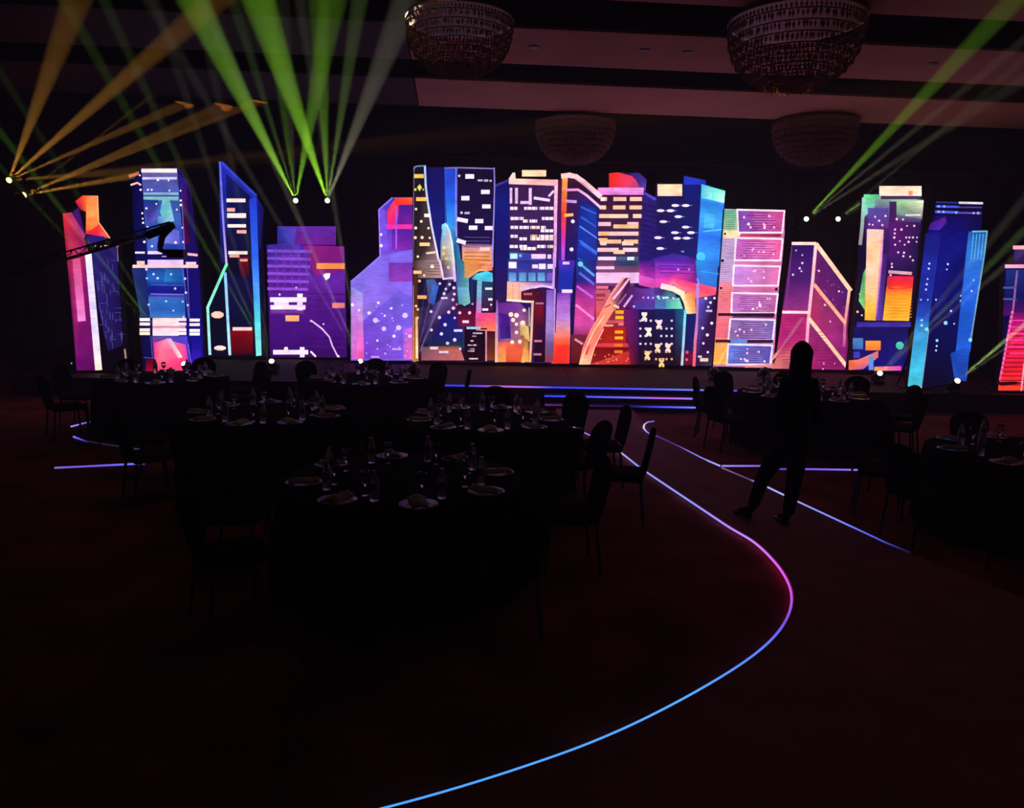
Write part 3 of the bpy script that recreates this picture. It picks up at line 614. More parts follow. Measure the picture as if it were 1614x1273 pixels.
S.poly([(310, 370), (480, 345), (690, 345), (600, 480), (600, 1200), (460, 1200), (460, 500), (310, 480)], [(70, 15, 30), (60, 10, 30), (50, 15, 70), (50, 8, 60), (20, 3, 16), (25, 3, 12), (90, 15, 25), (90, 20, 35)])
S.rect(340, 385, 440, 412, (190, 90, 120)); S.dots([(505, 385), (565, 655)], 14, (120, 40, 70)); S.bars([(480, 498, 575, 520), (465, 940, 555, 965), (455, 1098, 550, 1122)], (190, 110, 140)); S.line([(500, 620), (505, 680)], 14, (120, 30, 50)); S.rect(465, 530, 575, 760, (120, 15, 40), (70, 6, 30))
S.grad([(610, 350), (720, 350), (690, 1200), (590, 1200)], [(0, (110, 70, 170)), (.25, (150, 120, 205)), (.5, (150, 120, 190)), (.8, (110, 80, 130)), (1, (140, 50, 60))])
S.line([(710, 340), (700, 900)], 14, (190, 150, 240), (210, 130, 170))
S.poly([(45, 495), (290, 500), (400, 600), (400, 1200), (10, 1200), (10, 940)], [(90, 20, 120), (110, 50, 150), (80, 50, 90), (190, 120, 60), (240, 140, 60), (120, 60, 130)])
S.poly([(50, 620), (170, 640), (190, 920), (60, 930)], [(75, 20, 130), (70, 20, 130), (40, 20, 100), (60, 40, 140)]); S.poly([(10, 960), (240, 970), (400, 1060), (400, 1200), (10, 1200)], [(200, 80, 80), (235, 100, 70), (225, 110, 60), (235, 170, 90), (245, 160, 80)]); S.rect(130, 980, 330, 1200, (235, 95, 70), (215, 80, 40))
S.poly([(290, 720), (400, 790), (410, 960), (300, 880)], [(200, 160, 110), (225, 190, 120), (220, 180, 110), (180, 140, 80)])
S.dots([(255, 650), (215, 705), (255, 755), (255, 850), (205, 965), (295, 960), (345, 590), (190, 640), (330, 740)], 34, (250, 220, 190)); S.line([(320, 900), (370, 980), (330, 1195)], 40, (150, 80, 30), (245, 180, 90))
S.line([(145, 470), (370, 488), (455, 490)], 24, (255, 225, 210)); S.line([(445, 495), (430, 900), (415, 1195)], 28, (220, 180, 170), (235, 170, 90)); S.line([(405, 560), (408, 780)], 12, (190, 170, 170)); S.line([(20, 620), (15, 1195)], 26, (190, 110, 190), (255, 215, 140))
S.finish()

# 8 - orange spine with slanted blue face
o8 = [(880.5, 300), (884, 276), (896, 273), (912, 276), (945, 303), (945, 572), (880.5, 572)]
S = Screen(17.5, o8, 'narrow screen with glowing orange spine and slanting blue face'); S.poly(o8, (20, 10, 70)); S.fr(780, 250, 7.489)
S.poly([(760, 420), (800, 200), (960, 240), (1240, 440), (1240, 1273), (760, 1273)], [(60, 10, 40), (70, 15, 30), (40, 10, 40), (30, 30, 110), (25, 20, 110), (30, 12, 80)])
S.poly([(860, 270), (960, 270), (1240, 490), (1240, 560), (960, 380), (860, 360)], (45, 12, 35))
S.poly([(1000, 480), (1200, 600), (1200, 1273), (960, 1273), (980, 900)], [(18, 25, 110), (25, 50, 150), (30, 40, 130), (15, 40, 150), (15, 45, 150)])
S.grad([(795, 215), (860, 215), (820, 1273), (765, 1273)], [(0, (250, 160, 90)), (.2, (240, 120, 60)), (.42, (225, 50, 30)), (.58, (230, 50, 110)), (.72, (205, 50, 190)), (.85, (180, 80, 220)), (1, (110, 70, 200))])
S.line([(800, 205), (880, 195), (960, 215), (1040, 270), (1240, 440)], 60, (255, 200, 180), (245, 190, 210)); S.line([(860, 225), (960, 240), (1050, 300), (1150, 390)], 6, (170, 100, 120))
S.line([(845, 370), (980, 365), (1080, 430), (1240, 570)], 30, (225, 130, 200), (235, 195, 240))
S.line([(845, 500), (955, 508)], 34, (200, 150, 220)); S.line([(830, 668), (915, 662)], 36, (240, 180, 90)); S.dots([(920, 740), (905, 1070)], 32, WP); S.rect(790, 1210, 885, 1255, (215, 180, 250))
for x0, y0, x1, y1 in ((1020, 570, 1190, 650), (1020, 690, 1190, 800), (1005, 800, 1200, 935), (1000, 965, 1200, 1105), (1010, 1000, 1200, 1130), (990, 1180, 1150, 1273)): S.line([(x0, y0), (x1, y1)], 20, (45, 90, 200))
S.line([(1005, 800), (1200, 935)], 12, (100, 140, 240)); S.line([(1000, 965), (1200, 1110)], 12, (70, 110, 220))
S.fr(780, 410, 7.489)
S.grad([(755, 0), (945, 0), (890, 560), (740, 560)], [(0, (70, 40, 170)), (.3, (20, 40, 160)), (.6, (25, 40, 150)), (1, (110, 50, 150))])
S.rect(800, 18, 880, 50, (215, 180, 250)); S.rect(790, 345, 915, 385, (250, 205, 225))
S.poly([(960, 0), (1190, 0), (1190, 300), (960, 250)], [(10, 60, 130), (20, 30, 120), (60, 20, 120), (30, 30, 140)])
S.grad([(960, 250), (1190, 250), (1170, 880), (930, 880)], [(0, (60, 20, 120)), (.2, (150, 40, 140)), (.5, (205, 60, 140)), (.8, (205, 70, 155)), (1, (140, 40, 90))])
S.rect(900, 880, 1190, 1215, (110, 30, 50), (90, 15, 5))
for x0, y0, x1, y1, c in ((990, 30, 1170, 180, (80, 160, 235)), (1000, 150, 1165, 280, (80, 110, 225)), (975, 310, 1150, 435, (190, 100, 210)), (960, 530, 1165, 690, (240, 130, 210)), (950, 935, 1030, 985, (215, 140, 160))): S.line([(x0, y0), (x1, y1)], 28, c)
S.dot(1010, 45, 32, (130, 210, 245))
S.grad([(735, 390), (885, 390), (890, 880), (715, 880)], [(0, (120, 60, 170)), (.3, (170, 100, 205)), (.6, (180, 120, 205)), (.85, (220, 140, 150)), (1, (235, 110, 90))])
S.grad([(700, 850), (890, 850), (880, 1220), (665, 1220)], [(0, (230, 130, 130)), (.25, (240, 90, 60)), (.5, (240, 60, 35)), (1, (235, 50, 40))]); S.rect(720, 1000, 850, 1215, (240, 50, 35), (232, 40, 40))
S.finish()

def lattice(S, lo, hi):               # small lit window crosses on the dark front shared by screens 9 and 10
    S.fr(900, 410, 6.456)
    for x, y, c in ((745, 575, (255, 225, 220)), (790, 730, (255, 220, 205)), (895, 655, (255, 220, 215)), (775, 970, (255, 215, 150)), (880, 895, (250, 210, 180)), (985, 895, (245, 205, 190)), (920, 1040, (250, 205, 130))):
        if lo < x < hi:
            S.rect(x - 28, y - 45, x + 28, y + 45, c)
            for a in (-1, 1): S.poly([(x + a * 32, y - 22), (x + a * 32, y + 22), (x + a * 12, y)], (30, 12, 50))
            S.poly([(x - 10, y + 48), (x + 10, y + 48), (x, y + 28)], (30, 10, 30))
    for y in (615, 695, 770, 850, 930, 1005):
        for x in range(705, 1040, 53):
            if lo < x < hi and rnd.random() < .85: S.dot(x, y, 13, (215, 190, 215) if y < 900 else (215, 160, 120))
# 9 - striped cream tower with red crown, pink overpass
o9 = [(945.5, 296), (960, 295), (960, 273), (975, 271), (1003, 274), (1018, 282), (1019, 306), (1031.5, 316), (1031.5, 574.5), (945.5, 573)]
S = Screen(17.5, o9, 'screen with cream striped floors under a red crown and a pink arm'); S.poly(o9, (35, 15, 70)); S.fr(930, 260, 7.336)
S.poly([(220, 95), (320, 85), (500, 130), (560, 220), (560, 290), (220, 290)], [(225, 40, 40), (235, 45, 35), (220, 45, 60), (200, 60, 120), (190, 60, 150), (235, 40, 35)])
S.poly([(450, 95), (560, 85), (655, 170), (640, 300), (570, 290), (550, 190)], [(50, 25, 110), (50, 30, 120), (70, 40, 140), (90, 60, 170), (140, 70, 170), (60, 35, 110)])
S.rect(110, 345, 610, 1174, (55, 15, 45), (60, 40, 80)); S.poly([(610, 330), (780, 400), (760, 1174), (560, 1174)], [(40, 25, 110), (35, 25, 90), (30, 20, 100), (25, 20, 100)])
S.rect(90, 262, 620, 345, (235, 150, 220), (225, 120, 210)); S.poly([(600, 320), (650, 320), (770, 385), (750, 415)], (75, 60, 180))
for y, segs, c in ((393, [(120, 195), (270, 420), (460, 600)], (250, 190, 170)), (490, [(110, 185), (265, 410), (455, 600)], (250, 190, 150)), (590, [(105, 440), (495, 595)], (255, 200, 170)), (682, [(95, 240), (430, 560)], (245, 180, 200)), (710, [(270, 560)], (240, 185, 130)), (793, [(95, 560)], (255, 190, 190)), (885, [(110, 360), (390, 555)], (250, 180, 140)), (905, [(120, 190), (370, 500)], (250, 200, 180)), (980, [(85, 330), (380, 550)], (255, 195, 200)), (1005, [(270, 400)], (240, 190, 160)), (1083, [(90, 300), (430, 510)], (250, 205, 230)), (1165, [(90, 560)], (250, 190, 210))):
    for a, b in segs: S.rect(a, y - 23, b, y + 23, c)
S.dots([(150, 395)], 34, WH); S.rect(310, 1060, 560, 1130, (60, 90, 120), (50, 80, 130)); S.rect(430, 1062, 510, 1100, (225, 240, 255)); S.bars([(95, 845, 200, 872), (100, 775, 230, 812)], (240, 180, 120))
for y in range(450, 1170, 60): S.line([(600, y), (770, y + 45)], 10, (22, 14, 70))
S.fr(900, 410, 6.456)
S.rect(260, 0, 700, 130, (90, 50, 80), (120, 70, 110)); S.rect(255, 62, 440, 92, (240, 180, 215)); S.rect(440, 10, 690, 60, (40, 60, 100)); S.rect(255, 125, 695, 232, (235, 180, 225), (240, 190, 235)); S.rect(250, 232, 640, 262, (110, 50, 110)); S.rect(255, 262, 380, 292, (225, 110, 130)); S.rect(250, 300, 400, 700, (200, 90, 110), (200, 60, 50))
S.bars([(255, 340, 350, 372), (255, 395, 340, 410)], (140, 50, 70)); S.rect(400, 262, 640, 480, (80, 30, 90), (80, 20, 80))
S.poly([(690, 0), (850, 0), (850, 250), (700, 240)], [(40, 20, 120), (60, 20, 130), (190, 50, 180), (230, 70, 170)]); S.poly([(690, 150), (850, 190), (850, 290), (690, 250)], [(215, 90, 200), (220, 70, 180), (190, 60, 150), (225, 70, 170)])
S.poly([(600, 260), (720, 290), (850, 280), (850, 520), (600, 520)], [(70, 30, 90), (90, 40, 130), (90, 60, 150), (90, 60, 170), (80, 20, 110)]); S.rect(640, 410, 850, 495, (90, 40, 150), (70, 60, 150))
S.dots([(735, 380), (785, 380), (835, 382), (640, 470)], 14, (200, 200, 240)); S.rect(550, 500, 850, 1060, (90, 20, 90), (50, 6, 30))
S.poly([(380, 480), (560, 490), (560, 700), (330, 720)], [(140, 40, 50), (110, 20, 60), (100, 20, 70), (170, 40, 30)])
S.rect(270, 680, 560, 850, (170, 25, 15), (160, 30, 20)); S.rect(240, 845, 610, 885, (215, 60, 70), (200, 50, 60)); S.rect(190, 885, 640, 1060, (110, 8, 10), (150, 25, 30)); S.poly([(480, 960), (640, 900), (700, 1060), (190, 1060)], [(200, 50, 40), (150, 25, 40), (170, 20, 20), (215, 60, 60)])
S.bars([(450, 510, 535, 545), (450, 565, 535, 600), (445, 715, 530, 745), (445, 775, 530, 805)], (245, 165, 40)); S.bars([(440, 850, 525, 880), (440, 915, 525, 945)], (240, 110, 50)); S.rect(480, 615, 535, 665, (225, 110, 120)); S.rect(350, 610, 535, 640, (200, 80, 90)); S.rect(345, 655, 430, 672, (240, 170, 160))
for i in range(14): S.dot(rnd.uniform(230, 640), rnd.uniform(950, 1050), 8, (235, 130, 80))
S.dot(300, 798, 12, (190, 90, 90))
S.poly([(80, 1060), (195, 1060), (250, 850), (330, 680), (430, 520), (480, 470), (420, 420), (330, 480), (200, 700), (120, 880)], [(255, 200, 150), (250, 180, 140), (240, 120, 100), (250, 140, 120), (250, 150, 120), (245, 160, 140), (245, 140, 110), (240, 140, 110), (240, 140, 120), (245, 120, 110)])
S.poly([(330, 480), (400, 340), (540, 180), (600, 180), (600, 260), (480, 460), (420, 520)], [(235, 130, 110), (225, 120, 120), (40, 10, 40), (50, 15, 60), (60, 20, 80), (70, 20, 70), (240, 150, 120)])
S.line([(430, 390), (490, 320), (590, 190)], 22, (240, 180, 225)); S.line([(350, 470), (400, 360), (470, 260), (540, 180)], 20, (245, 150, 140)); S.line([(480, 450), (560, 345)], 16, (150, 90, 160)); S.line([(540, 470), (620, 360)], 22, (210, 160, 220)); S.line([(440, 460), (480, 480)], 26, (250, 190, 150))
S.poly([(150, 860), (200, 860), (170, 960), (130, 960)], (225, 80, 80)); S.line([(100, 1050), (150, 900), (230, 720), (340, 560)], 10, (255, 205, 170)); S.line([(190, 1050), (240, 880), (330, 700)], 10, (255, 195, 160)); S.line([(345, 480), (400, 450)], 10, (110, 50, 50))
S.rect(690, 500, 850, 1060, (22, 16, 70), (28, 8, 20)); S.poly([(550, 500), (690, 500), (690, 1060), (600, 1060)], [(110, 20, 100), (60, 20, 100), (40, 8, 30), (120, 15, 40)]); lattice(S, 600, 849)
S.finish()

# 10 - blue tower with cream sign and bright cyan side
o10 = [(1032.5, 310), (1035, 288), (1077, 288), (1079, 277), (1112, 283), (1112, 290), (1143.5, 300), (1139, 400), (1126, 577), (1032.5, 574.5)]
S = Screen(17.5, o10, 'deep blue tower screen with a cream sign and bright cyan side face'); S.poly(o10, (20, 14, 70)); S.fr(930, 260, 7.336)
S.poly([(780, 380), (1290, 400), (1230, 1174), (760, 1174)], [(24, 14, 70), (16, 24, 100), (20, 26, 100), (35, 20, 110)]); S.rect(1085, 225, 1290, 420, (14, 22, 110), (14, 24, 105)); S.poly([(1085, 125), (1340, 180), (1340, 230), (1085, 225)], (28, 50, 180))
S.rect(780, 222, 1065, 358, (255, 215, 160), (255, 210, 185))
for y in range(420, 1120, 36): S.line([(790, y), (1230, y + 3)], 8, (26, 20, 84))
S.grad([(1290, 220), (1560, 300), (1490, 1174), (1228, 1174)], [(0, (60, 190, 210)), (.12, (70, 190, 220)), (.2, (40, 120, 220)), (.4, (60, 160, 235)), (.62, (40, 110, 230)), (.85, (50, 140, 235)), (1, (40, 120, 220))])
S.poly([(1285, 222), (1562, 300), (1550, 440), (1285, 375)], [(80, 190, 230), (130, 225, 210), (200, 245, 225), (60, 200, 215)]); S.poly([(1400, 260), (1555, 300), (1545, 420), (1410, 390)], [(80, 220, 200), (110, 225, 190), (190, 240, 220), (80, 225, 205)])
S.poly([(1330, 560), (1450, 580), (1430, 740), (1310, 720)], [(70, 175, 235), (70, 165, 235), (80, 185, 235), (80, 180, 235)]); S.dot(1280, 1060, 55, (70, 190, 240)); S.line([(1310, 770), (1560, 740)], 14, (90, 200, 235))
for x, y in ((985, 468), (1105, 468), (815, 528), (930, 528), (1020, 597), (845, 655), (1105, 718), (980, 782), (1165, 782), (785, 840), (1005, 846), (1115, 846), (810, 965), (830, 1088), (1050, 1088)): S.dot(x, y, 46, WP, 17); S.rect(x + 44, y - 5, x + 75, y + 5, (120, 110, 180))
S.dot(1070, 1000, 22, (130, 120, 180), 10)
S.poly([(720, 1080), (960, 1020), (1230, 1080), (1230, 1174), (700, 1174)], [(50, 30, 130), (60, 40, 150), (70, 25, 130), (80, 30, 150), (70, 30, 150)])
S.fr(900, 410, 6.456)
S.poly([(852, 0), (1270, 0), (1280, 240), (1040, 200), (852, 240)], [(80, 30, 150), (60, 30, 140), (130, 30, 140), (225, 60, 160), (215, 60, 190)])
for y, c in ((40, (120, 50, 190)), (75, (110, 40, 180)), (110, (170, 50, 180))): S.line([(860, y), (1250, y + 12)], 16, c); S.line([(900, y + 16), (1200, y + 22)], 7, (60, 20, 120))
S.dots([(1090, 95), (1200, 95)], 22, (210, 110, 225))
S.poly([(1265, 0), (1500, 0), (1480, 270), (1285, 250)], [(40, 140, 225), (50, 110, 215), (40, 110, 215), (60, 100, 200)]); S.line([(1310, 110), (1500, 140)], 14, (60, 150, 235)); S.line([(1285, 190), (1300, 250)], 20, (140, 140, 235))
S.poly([(852, 200), (1040, 180), (1300, 240), (1480, 275), (1470, 360), (1290, 380), (1260, 400), (1200, 350), (1040, 250), (852, 290)], [(225, 70, 170), (240, 60, 140), (240, 70, 110), (235, 90, 130), (245, 70, 90), (240, 110, 80), (240, 110, 60), (245, 120, 110), (245, 130, 170), (190, 70, 170)])
S.poly([(852, 280), (960, 275), (1060, 330), (1080, 500), (852, 500)], [(70, 50, 120), (50, 30, 90), (60, 60, 110), (90, 210, 170), (90, 70, 170)]); S.rect(852, 360, 1070, 500, (70, 100, 150), (70, 110, 170)); S.poly([(960, 400), (1100, 380), (1140, 500), (960, 500)], [(80, 130, 160), (110, 200, 170), (120, 225, 180), (60, 150, 170)])
S.dots([(885, 372), (940, 382), (985, 380), (1040, 385), (895, 390), (965, 380)], 17, (180, 230, 240))
S.line([(930, 265), (1040, 290), (1130, 340), (1170, 420), (1200, 540)], 56, (255, 220, 220), (250, 215, 150)); S.poly([(1150, 340), (1260, 330), (1270, 540), (1190, 545)], [(250, 180, 120), (240, 110, 70), (245, 150, 80), (255, 220, 160)])
S.rect(852, 495, 1155, 1062, (18, 24, 80), (28, 8, 14)); S.poly([(1060, 500), (1150, 500), (1120, 1062), (1060, 1062)], [(20, 60, 110), (20, 90, 130), (35, 10, 14), (30, 8, 12)])
S.line([(1162, 510), (1145, 800), (1128, 1062)], 26, (110, 210, 225), (190, 190, 220)); S.rect(1172, 545, 1262, 920, (16, 26, 90), (25, 20, 90)); S.rect(1155, 920, 1262, 1062, (80, 10, 60), (110, 10, 30)); S.dots([(1180, 935), (1175, 1010)], 18, (220, 90, 110))
S.line([(1288, 250), (1285, 600), (1262, 820), (1250, 1070)], 30, (170, 140, 235), (240, 90, 100)); S.poly([(1300, 380), (1480, 350), (1480, 500), (1450, 900), (1440, 1070), (1275, 1070)], [(90, 70, 170), (30, 10, 50), (40, 15, 70), (40, 15, 60), (60, 50, 40), (50, 20, 70)]); S.poly([(1305, 390), (1360, 390), (1340, 560), (1300, 600)], [(110, 80, 190), (90, 70, 190), (60, 40, 130), (90, 60, 170)])
S.dots([(1370, 388), (1458, 385), (1418, 430), (1395, 475), (1430, 640), (1338, 690), (1385, 760), (1345, 845), (1390, 935)], 19, WP); S.rect(1370, 505, 1435, 525, (200, 180, 240)); S.bars([(1290, 970, 1330, 990), (1310, 995, 1395, 1030)], (225, 200, 180))
lattice(S, 849, 1060)
S.finish()

# 11 - pale striped block of six frames
o11 = [(1142, 329), (1237, 332), (1236.5, 368), (1233, 410), (1228, 450), (1224, 495), (1221, 545), (1217, 580), (1124, 577), (1131, 500), (1136, 420)]
S = Screen(17.3, o11, 'pale pink screen of six stacked white framed panels'); S.poly(o11, (190, 120, 170)); S.fr(1120, 310, 4.392)
S.grad([(97, 85), (190, 88), (130, 1160), (18, 1160)], [(0, (110, 180, 150)), (.12, (150, 190, 140)), (.16, (230, 215, 170)), (.2, (190, 160, 200)), (.45, (195, 160, 205)), (.5, (240, 130, 140)), (.82, (240, 100, 120)), (.87, (250, 170, 90)), (1, (250, 180, 60))])
for y in range(100, 1150, 15):
    if y not in range(235, 290): t = (y - 85) / 1075; S.line([(97 - 79 * t, y), (172 - 55 * t, y)], 4.5, (80, 130, 120) if y < 230 else (150, 120, 170) if y < 590 else (200, 90, 110) if y < 980 else (225, 130, 70))
S.rect(95, 233, 205, 285, (245, 225, 170), (240, 220, 185))
FR = [(183, 90, 510, 248, 190, 248), (175, 285, 497, 440, 165, 435), (160, 475, 480, 615, 152, 612), (147, 665, 463, 805, 142, 808), (135, 845, 443, 992, 120, 995), (120, 1020, 425, 1160, 110, 1165)]
cols = [((110, 70, 160), (200, 70, 140)), ((190, 100, 190), (225, 90, 150)), ((190, 130, 215), (220, 110, 170)), ((190, 110, 190), (185, 95, 160)), ((140, 100, 160), (120, 95, 170)), ((100, 120, 210), (90, 70, 160))]
for i, (x0, y0, x1, y1, xa, ya) in enumerate(FR):
    q = [(x0, y0), (x1, y0 + 8), (x1 - 16, y1), (xa, y1)]
    S.poly(q, [cols[i][0], cols[i][1], cols[i][1], cols[i][0]])
    for k in range(8):
        yy = y0 + 22 + k * (y1 - y0 - 38) / 7
        if i != 2: S.line([(x0 + 25 + rnd.uniform(0, 60), yy), (x1 - 40 - rnd.uniform(0, 90), yy + 4)], 5, lerp(cols[i][0], (60, 20, 90), .55)); S.line([(x0 + 25 + rnd.uniform(60, 120), yy + 8), (x1 - 40 - rnd.uniform(0, 60), yy + 10)], 4, lerp(cols[i][1], (255, 190, 230), .35))
    S.dots([(rnd.uniform(x0 + 30, x1 - 50), rnd.uniform(y0 + 30, y1 - 25)) for _ in range(6)], 10, (250, 190, 235))
    S.line(q + [q[0]], 12, (255, 220, 235) if i < 4 else (235, 215, 240))
    if i < 5:
        ny = FR[i + 1][1]; S.poly([(xa + (15 if i else 20), y1 + 10), (x1 - 22, y1 + 10), (x1 - 26, ny - 8), (xa + 5, ny - 8)], [(190, 50, 90), (150, 30, 60), (120, 30, 70), (225, 80, 110)] if i == 0 else [(205, 110, 170), (220, 110, 150), (190, 80, 130), (200, 120, 180)] if i < 3 else [(70, 40, 90), (40, 20, 50), (60, 30, 60), (80, 60, 120)])
S.rect(48, 805, 440, 825, (45, 15, 40)); S.rect(30, 988, 430, 1008, (50, 20, 50)); S.rect(135, 985, 250, 1012, (90, 130, 200)); S.dots([(97, 257), (80, 443), (70, 632), (452, 640)], 13, (15, 8, 20)); S.line([(240, 1175), (425, 1160)], 14, (240, 140, 120)); S.dots([(260, 190), (370, 215), (290, 775), (340, 755), (250, 1135), (370, 1138)], 12, (255, 215, 225))
S.finish()

# 12 - magenta block with slanting roof and peach lines
o12 = [(1248.5, 381), (1285, 381), (1341, 457), (1336, 520), (1338, 583), (1220, 581), (1233, 490), (1240, 440)]
S = Screen(17.3, o12, 'magenta screen with peach outlines and a roof sloping down to the right'); S.poly(o12, (110, 25, 95)); S.fr(1120, 270, 3.636)
S.grad([(468, 415), (598, 415), (560, 1130), (365, 1130)], [(0, (45, 15, 90)), (.3, (70, 25, 100)), (.5, (130, 40, 120)), (.56, (165, 30, 100)), (.8, (180, 40, 110)), (1, (110, 25, 80))])
S.poly([(600, 425), (800, 690), (770, 870), (785, 1130), (545, 1130)], [(90, 30, 100), (60, 20, 90), (150, 30, 110), (110, 15, 80), (150, 25, 100)]); S.poly([(600, 660), (770, 870), (770, 1080), (570, 840)], [(160, 50, 90), (120, 30, 100), (140, 30, 120), (170, 40, 90)]); S.poly([(565, 850), (790, 1130), (560, 1130)], [(130, 40, 100), (120, 15, 80), (170, 30, 110)]); S.poly([(350, 1130), (400, 1010), (560, 960), (550, 1130)], [(220, 120, 110), (180, 50, 90), (170, 30, 100), (130, 25, 90)])
S.line([(470, 413), (600, 413)], 18, (255, 215, 205)); S.line([(603, 415), (585, 620), (560, 850), (550, 1000)], 18, (250, 200, 200), (250, 150, 190)); S.line([(608, 420), (800, 680)], 24, (255, 205, 170)); S.line([(795, 680), (770, 870), (765, 1000)], 16, (250, 190, 160), (190, 70, 130)); S.line([(595, 650), (768, 865)], 20, (250, 170, 140)); S.line([(565, 845), (790, 1130)], 22, (255, 200, 165)); S.line([(415, 806), (560, 808)], 16, (255, 210, 210)); S.line([(465, 430), (430, 800)], 5, (120, 60, 130)); S.line([(300, 1150), (400, 1020)], 18, (245, 180, 150), (180, 60, 100))
S.dots([(490, 453), (525, 480), (525, 525), (510, 555), (520, 572), (472, 592), (620, 570), (735, 687), (685, 860), (648, 1100), (710, 1100), (643, 1132), (655, 765)], 8, (225, 190, 230)); S.dots([(rnd.uniform(620, 780), rnd.uniform(620, 800)) for _ in range(14)], 5, (170, 90, 160))
for k in range(12): y = 880 + k * 18; S.line([(410, y), (540, y)], 3, (140, 25, 90)); S.line([(600, y + 40), (640 + k * 9, y + 40)], 3, (120, 15, 90))
S.finish()

# 13 - cream and amber tower
o13 = [(1361, 305), (1384, 304), (1385, 292), (1453, 292), (1453, 314), (1457, 316), (1447, 440), (1436, 505), (1420, 586), (1336, 584), (1344, 520), (1352, 460), (1353, 385), (1358, 350)]
S = Screen(17.05, o13, 'tower screen with tall cream panel, amber window and pale sign on top'); S.poly(o13, (14, 8, 40)); S.fr(1330, 280, 3.979)
S.grad([(125, 105), (500, 140), (440, 620), (140, 600)], [(0, (130, 190, 150)), (.15, (110, 120, 130)), (.3, (70, 35, 100)), (.55, (50, 18, 85)), (1, (30, 14, 70))])
S.rect(222, 52, 487, 115, (255, 215, 180), (255, 225, 205)); S.rect(232, 114, 480, 135, (70, 40, 80)); S.rect(405, 82, 432, 112, (225, 150, 110))
S.poly([(125, 105), (220, 105), (215, 160), (125, 250)], [(100, 225, 140), (90, 200, 130), (100, 170, 150), (130, 190, 190)]); S.line([(125, 130), (115, 300), (103, 415)], 22, (150, 210, 190), (150, 130, 140)); S.poly([(330, 142), (500, 145), (490, 260), (322, 230)], [(150, 200, 140), (225, 225, 190), (120, 110, 130), (110, 130, 130)]); S.rect(285, 150, 330, 330, (60, 30, 80), (70, 20, 90)); S.rect(195, 140, 285, 200, (130, 150, 150), (90, 90, 140))
S.rect(150, 190, 280, 320, (80, 70, 150), (90, 35, 120)); S.poly([(290, 280), (480, 280), (450, 600), (280, 600)], [(90, 20, 110), (40, 20, 70), (18, 16, 60), (30, 16, 80)])
S.grad([(145, 322), (250, 325), (200, 895), (130, 893)], [(0, (255, 195, 190)), (.2, (255, 200, 150)), (.45, (255, 195, 165)), (.7, (250, 190, 130)), (.85, (250, 180, 70)), (1, (245, 180, 40))]); S.poly([(236, 360), (250, 340), (226, 760), (203, 893), (192, 893)], [(245, 170, 190), (230, 140, 200), (170, 90, 190), (120, 70, 190), (235, 160, 120)]); S.poly([(120, 600), (140, 560), (130, 830), (92, 770)], [(60, 130, 90), (130, 190, 110), (140, 190, 90), (100, 215, 140)])
S.poly([(243, 480), (275, 480), (242, 895), (206, 895)], [(70, 30, 110), (50, 20, 100), (70, 40, 130), (100, 60, 170)])
S.grad([(275, 615), (438, 618), (408, 898), (243, 895)], [(0, (225, 30, 70)), (.2, (235, 45, 45)), (.32, (245, 110, 40)), (.55, (250, 160, 40)), (1, (250, 180, 50))]); S.poly([(278, 680), (340, 700), (430, 670), (428, 690), (278, 700)], (230, 50, 45))
for k in range(9): S.line([(262, 720 + k * 19), (425, 722 + k * 19)], 4, (235, 135, 30))
S.line([(285, 590), (420, 600)], 20, (225, 160, 170)); S.rect(80, 905, 420, 935, (50, 40, 140), (60, 45, 150)); S.rect(60, 935, 400, 1200, (20, 14, 80), (18, 16, 110))
S.rect(55, 1005, 120, 1075, (70, 130, 180), (60, 90, 170)); S.rect(135, 1022, 230, 1082, (250, 150, 40), (240, 110, 50)); S.dot(350, 1052, 26, (70, 190, 160)); S.poly([(30, 1145), (90, 1140), (215, 1085), (215, 1125), (120, 1200), (30, 1205)], [(240, 90, 60), (240, 120, 90), (235, 120, 130), (220, 110, 130), (150, 90, 170), (240, 100, 60)]); S.rect(155, 1120, 185, 1205, (90, 140, 220)); S.rect(60, 1090, 100, 1130, (60, 50, 160)); S.poly([(190, 1185), (360, 1180), (360, 1208), (190, 1210)], [(250, 140, 60), (235, 60, 150), (200, 60, 190), (250, 170, 60)])
S.dots([(85, 840), (112, 862), (100, 730)], 9, (245, 190, 130)); S.dots([(320, 325), (360, 325), (318, 350), (315, 375), (390, 375), (410, 375), (432, 375), (458, 375), (320, 420), (380, 420), (350, 398), (405, 402), (455, 402), (340, 468), (376, 470), (372, 492), (415, 495), (432, 518), (300, 540), (300, 560), (395, 302), (440, 302), (158, 292), (180, 295), (240, 297), (195, 245), (220, 270), (260, 240), (330, 260), (370, 262), (292, 610)], 9, (240, 200, 235)); S.bars([(385, 228, 480, 240)], (225, 215, 215))
S.finish()

# 14 - royal blue tower with cyan foot
o14 = [(1476, 318), (1549, 319), (1547, 360), (1556, 363), (1549, 420), (1532, 530), (1522, 600), (1455, 612), (1431, 610), (1440, 530), (1455, 400), (1463, 360)]
S = Screen(14.5, o14, 'royal blue tower screen with a cyan stripe down to its foot'); S.poly(o14, (8, 6, 40)); S.fr(1420, 300, 3.856)
S.poly([(215, 150), (490, 150), (440, 560), (395, 1150), (60, 1150), (170, 230)], [(20, 10, 90), (14, 8, 60), (12, 16, 100), (10, 8, 40), (8, 6, 30), (20, 12, 110)])
S.poly([(250, 250), (400, 250), (330, 640), (250, 900), (200, 640)], [(15, 14, 110), (12, 16, 110), (15, 16, 130), (10, 8, 50), (18, 20, 110)]); S.poly([(180, 200), (270, 160), (280, 195), (235, 240), (165, 240)], [(70, 25, 130), (90, 20, 110), (50, 16, 110), (70, 40, 180), (50, 25, 140)])
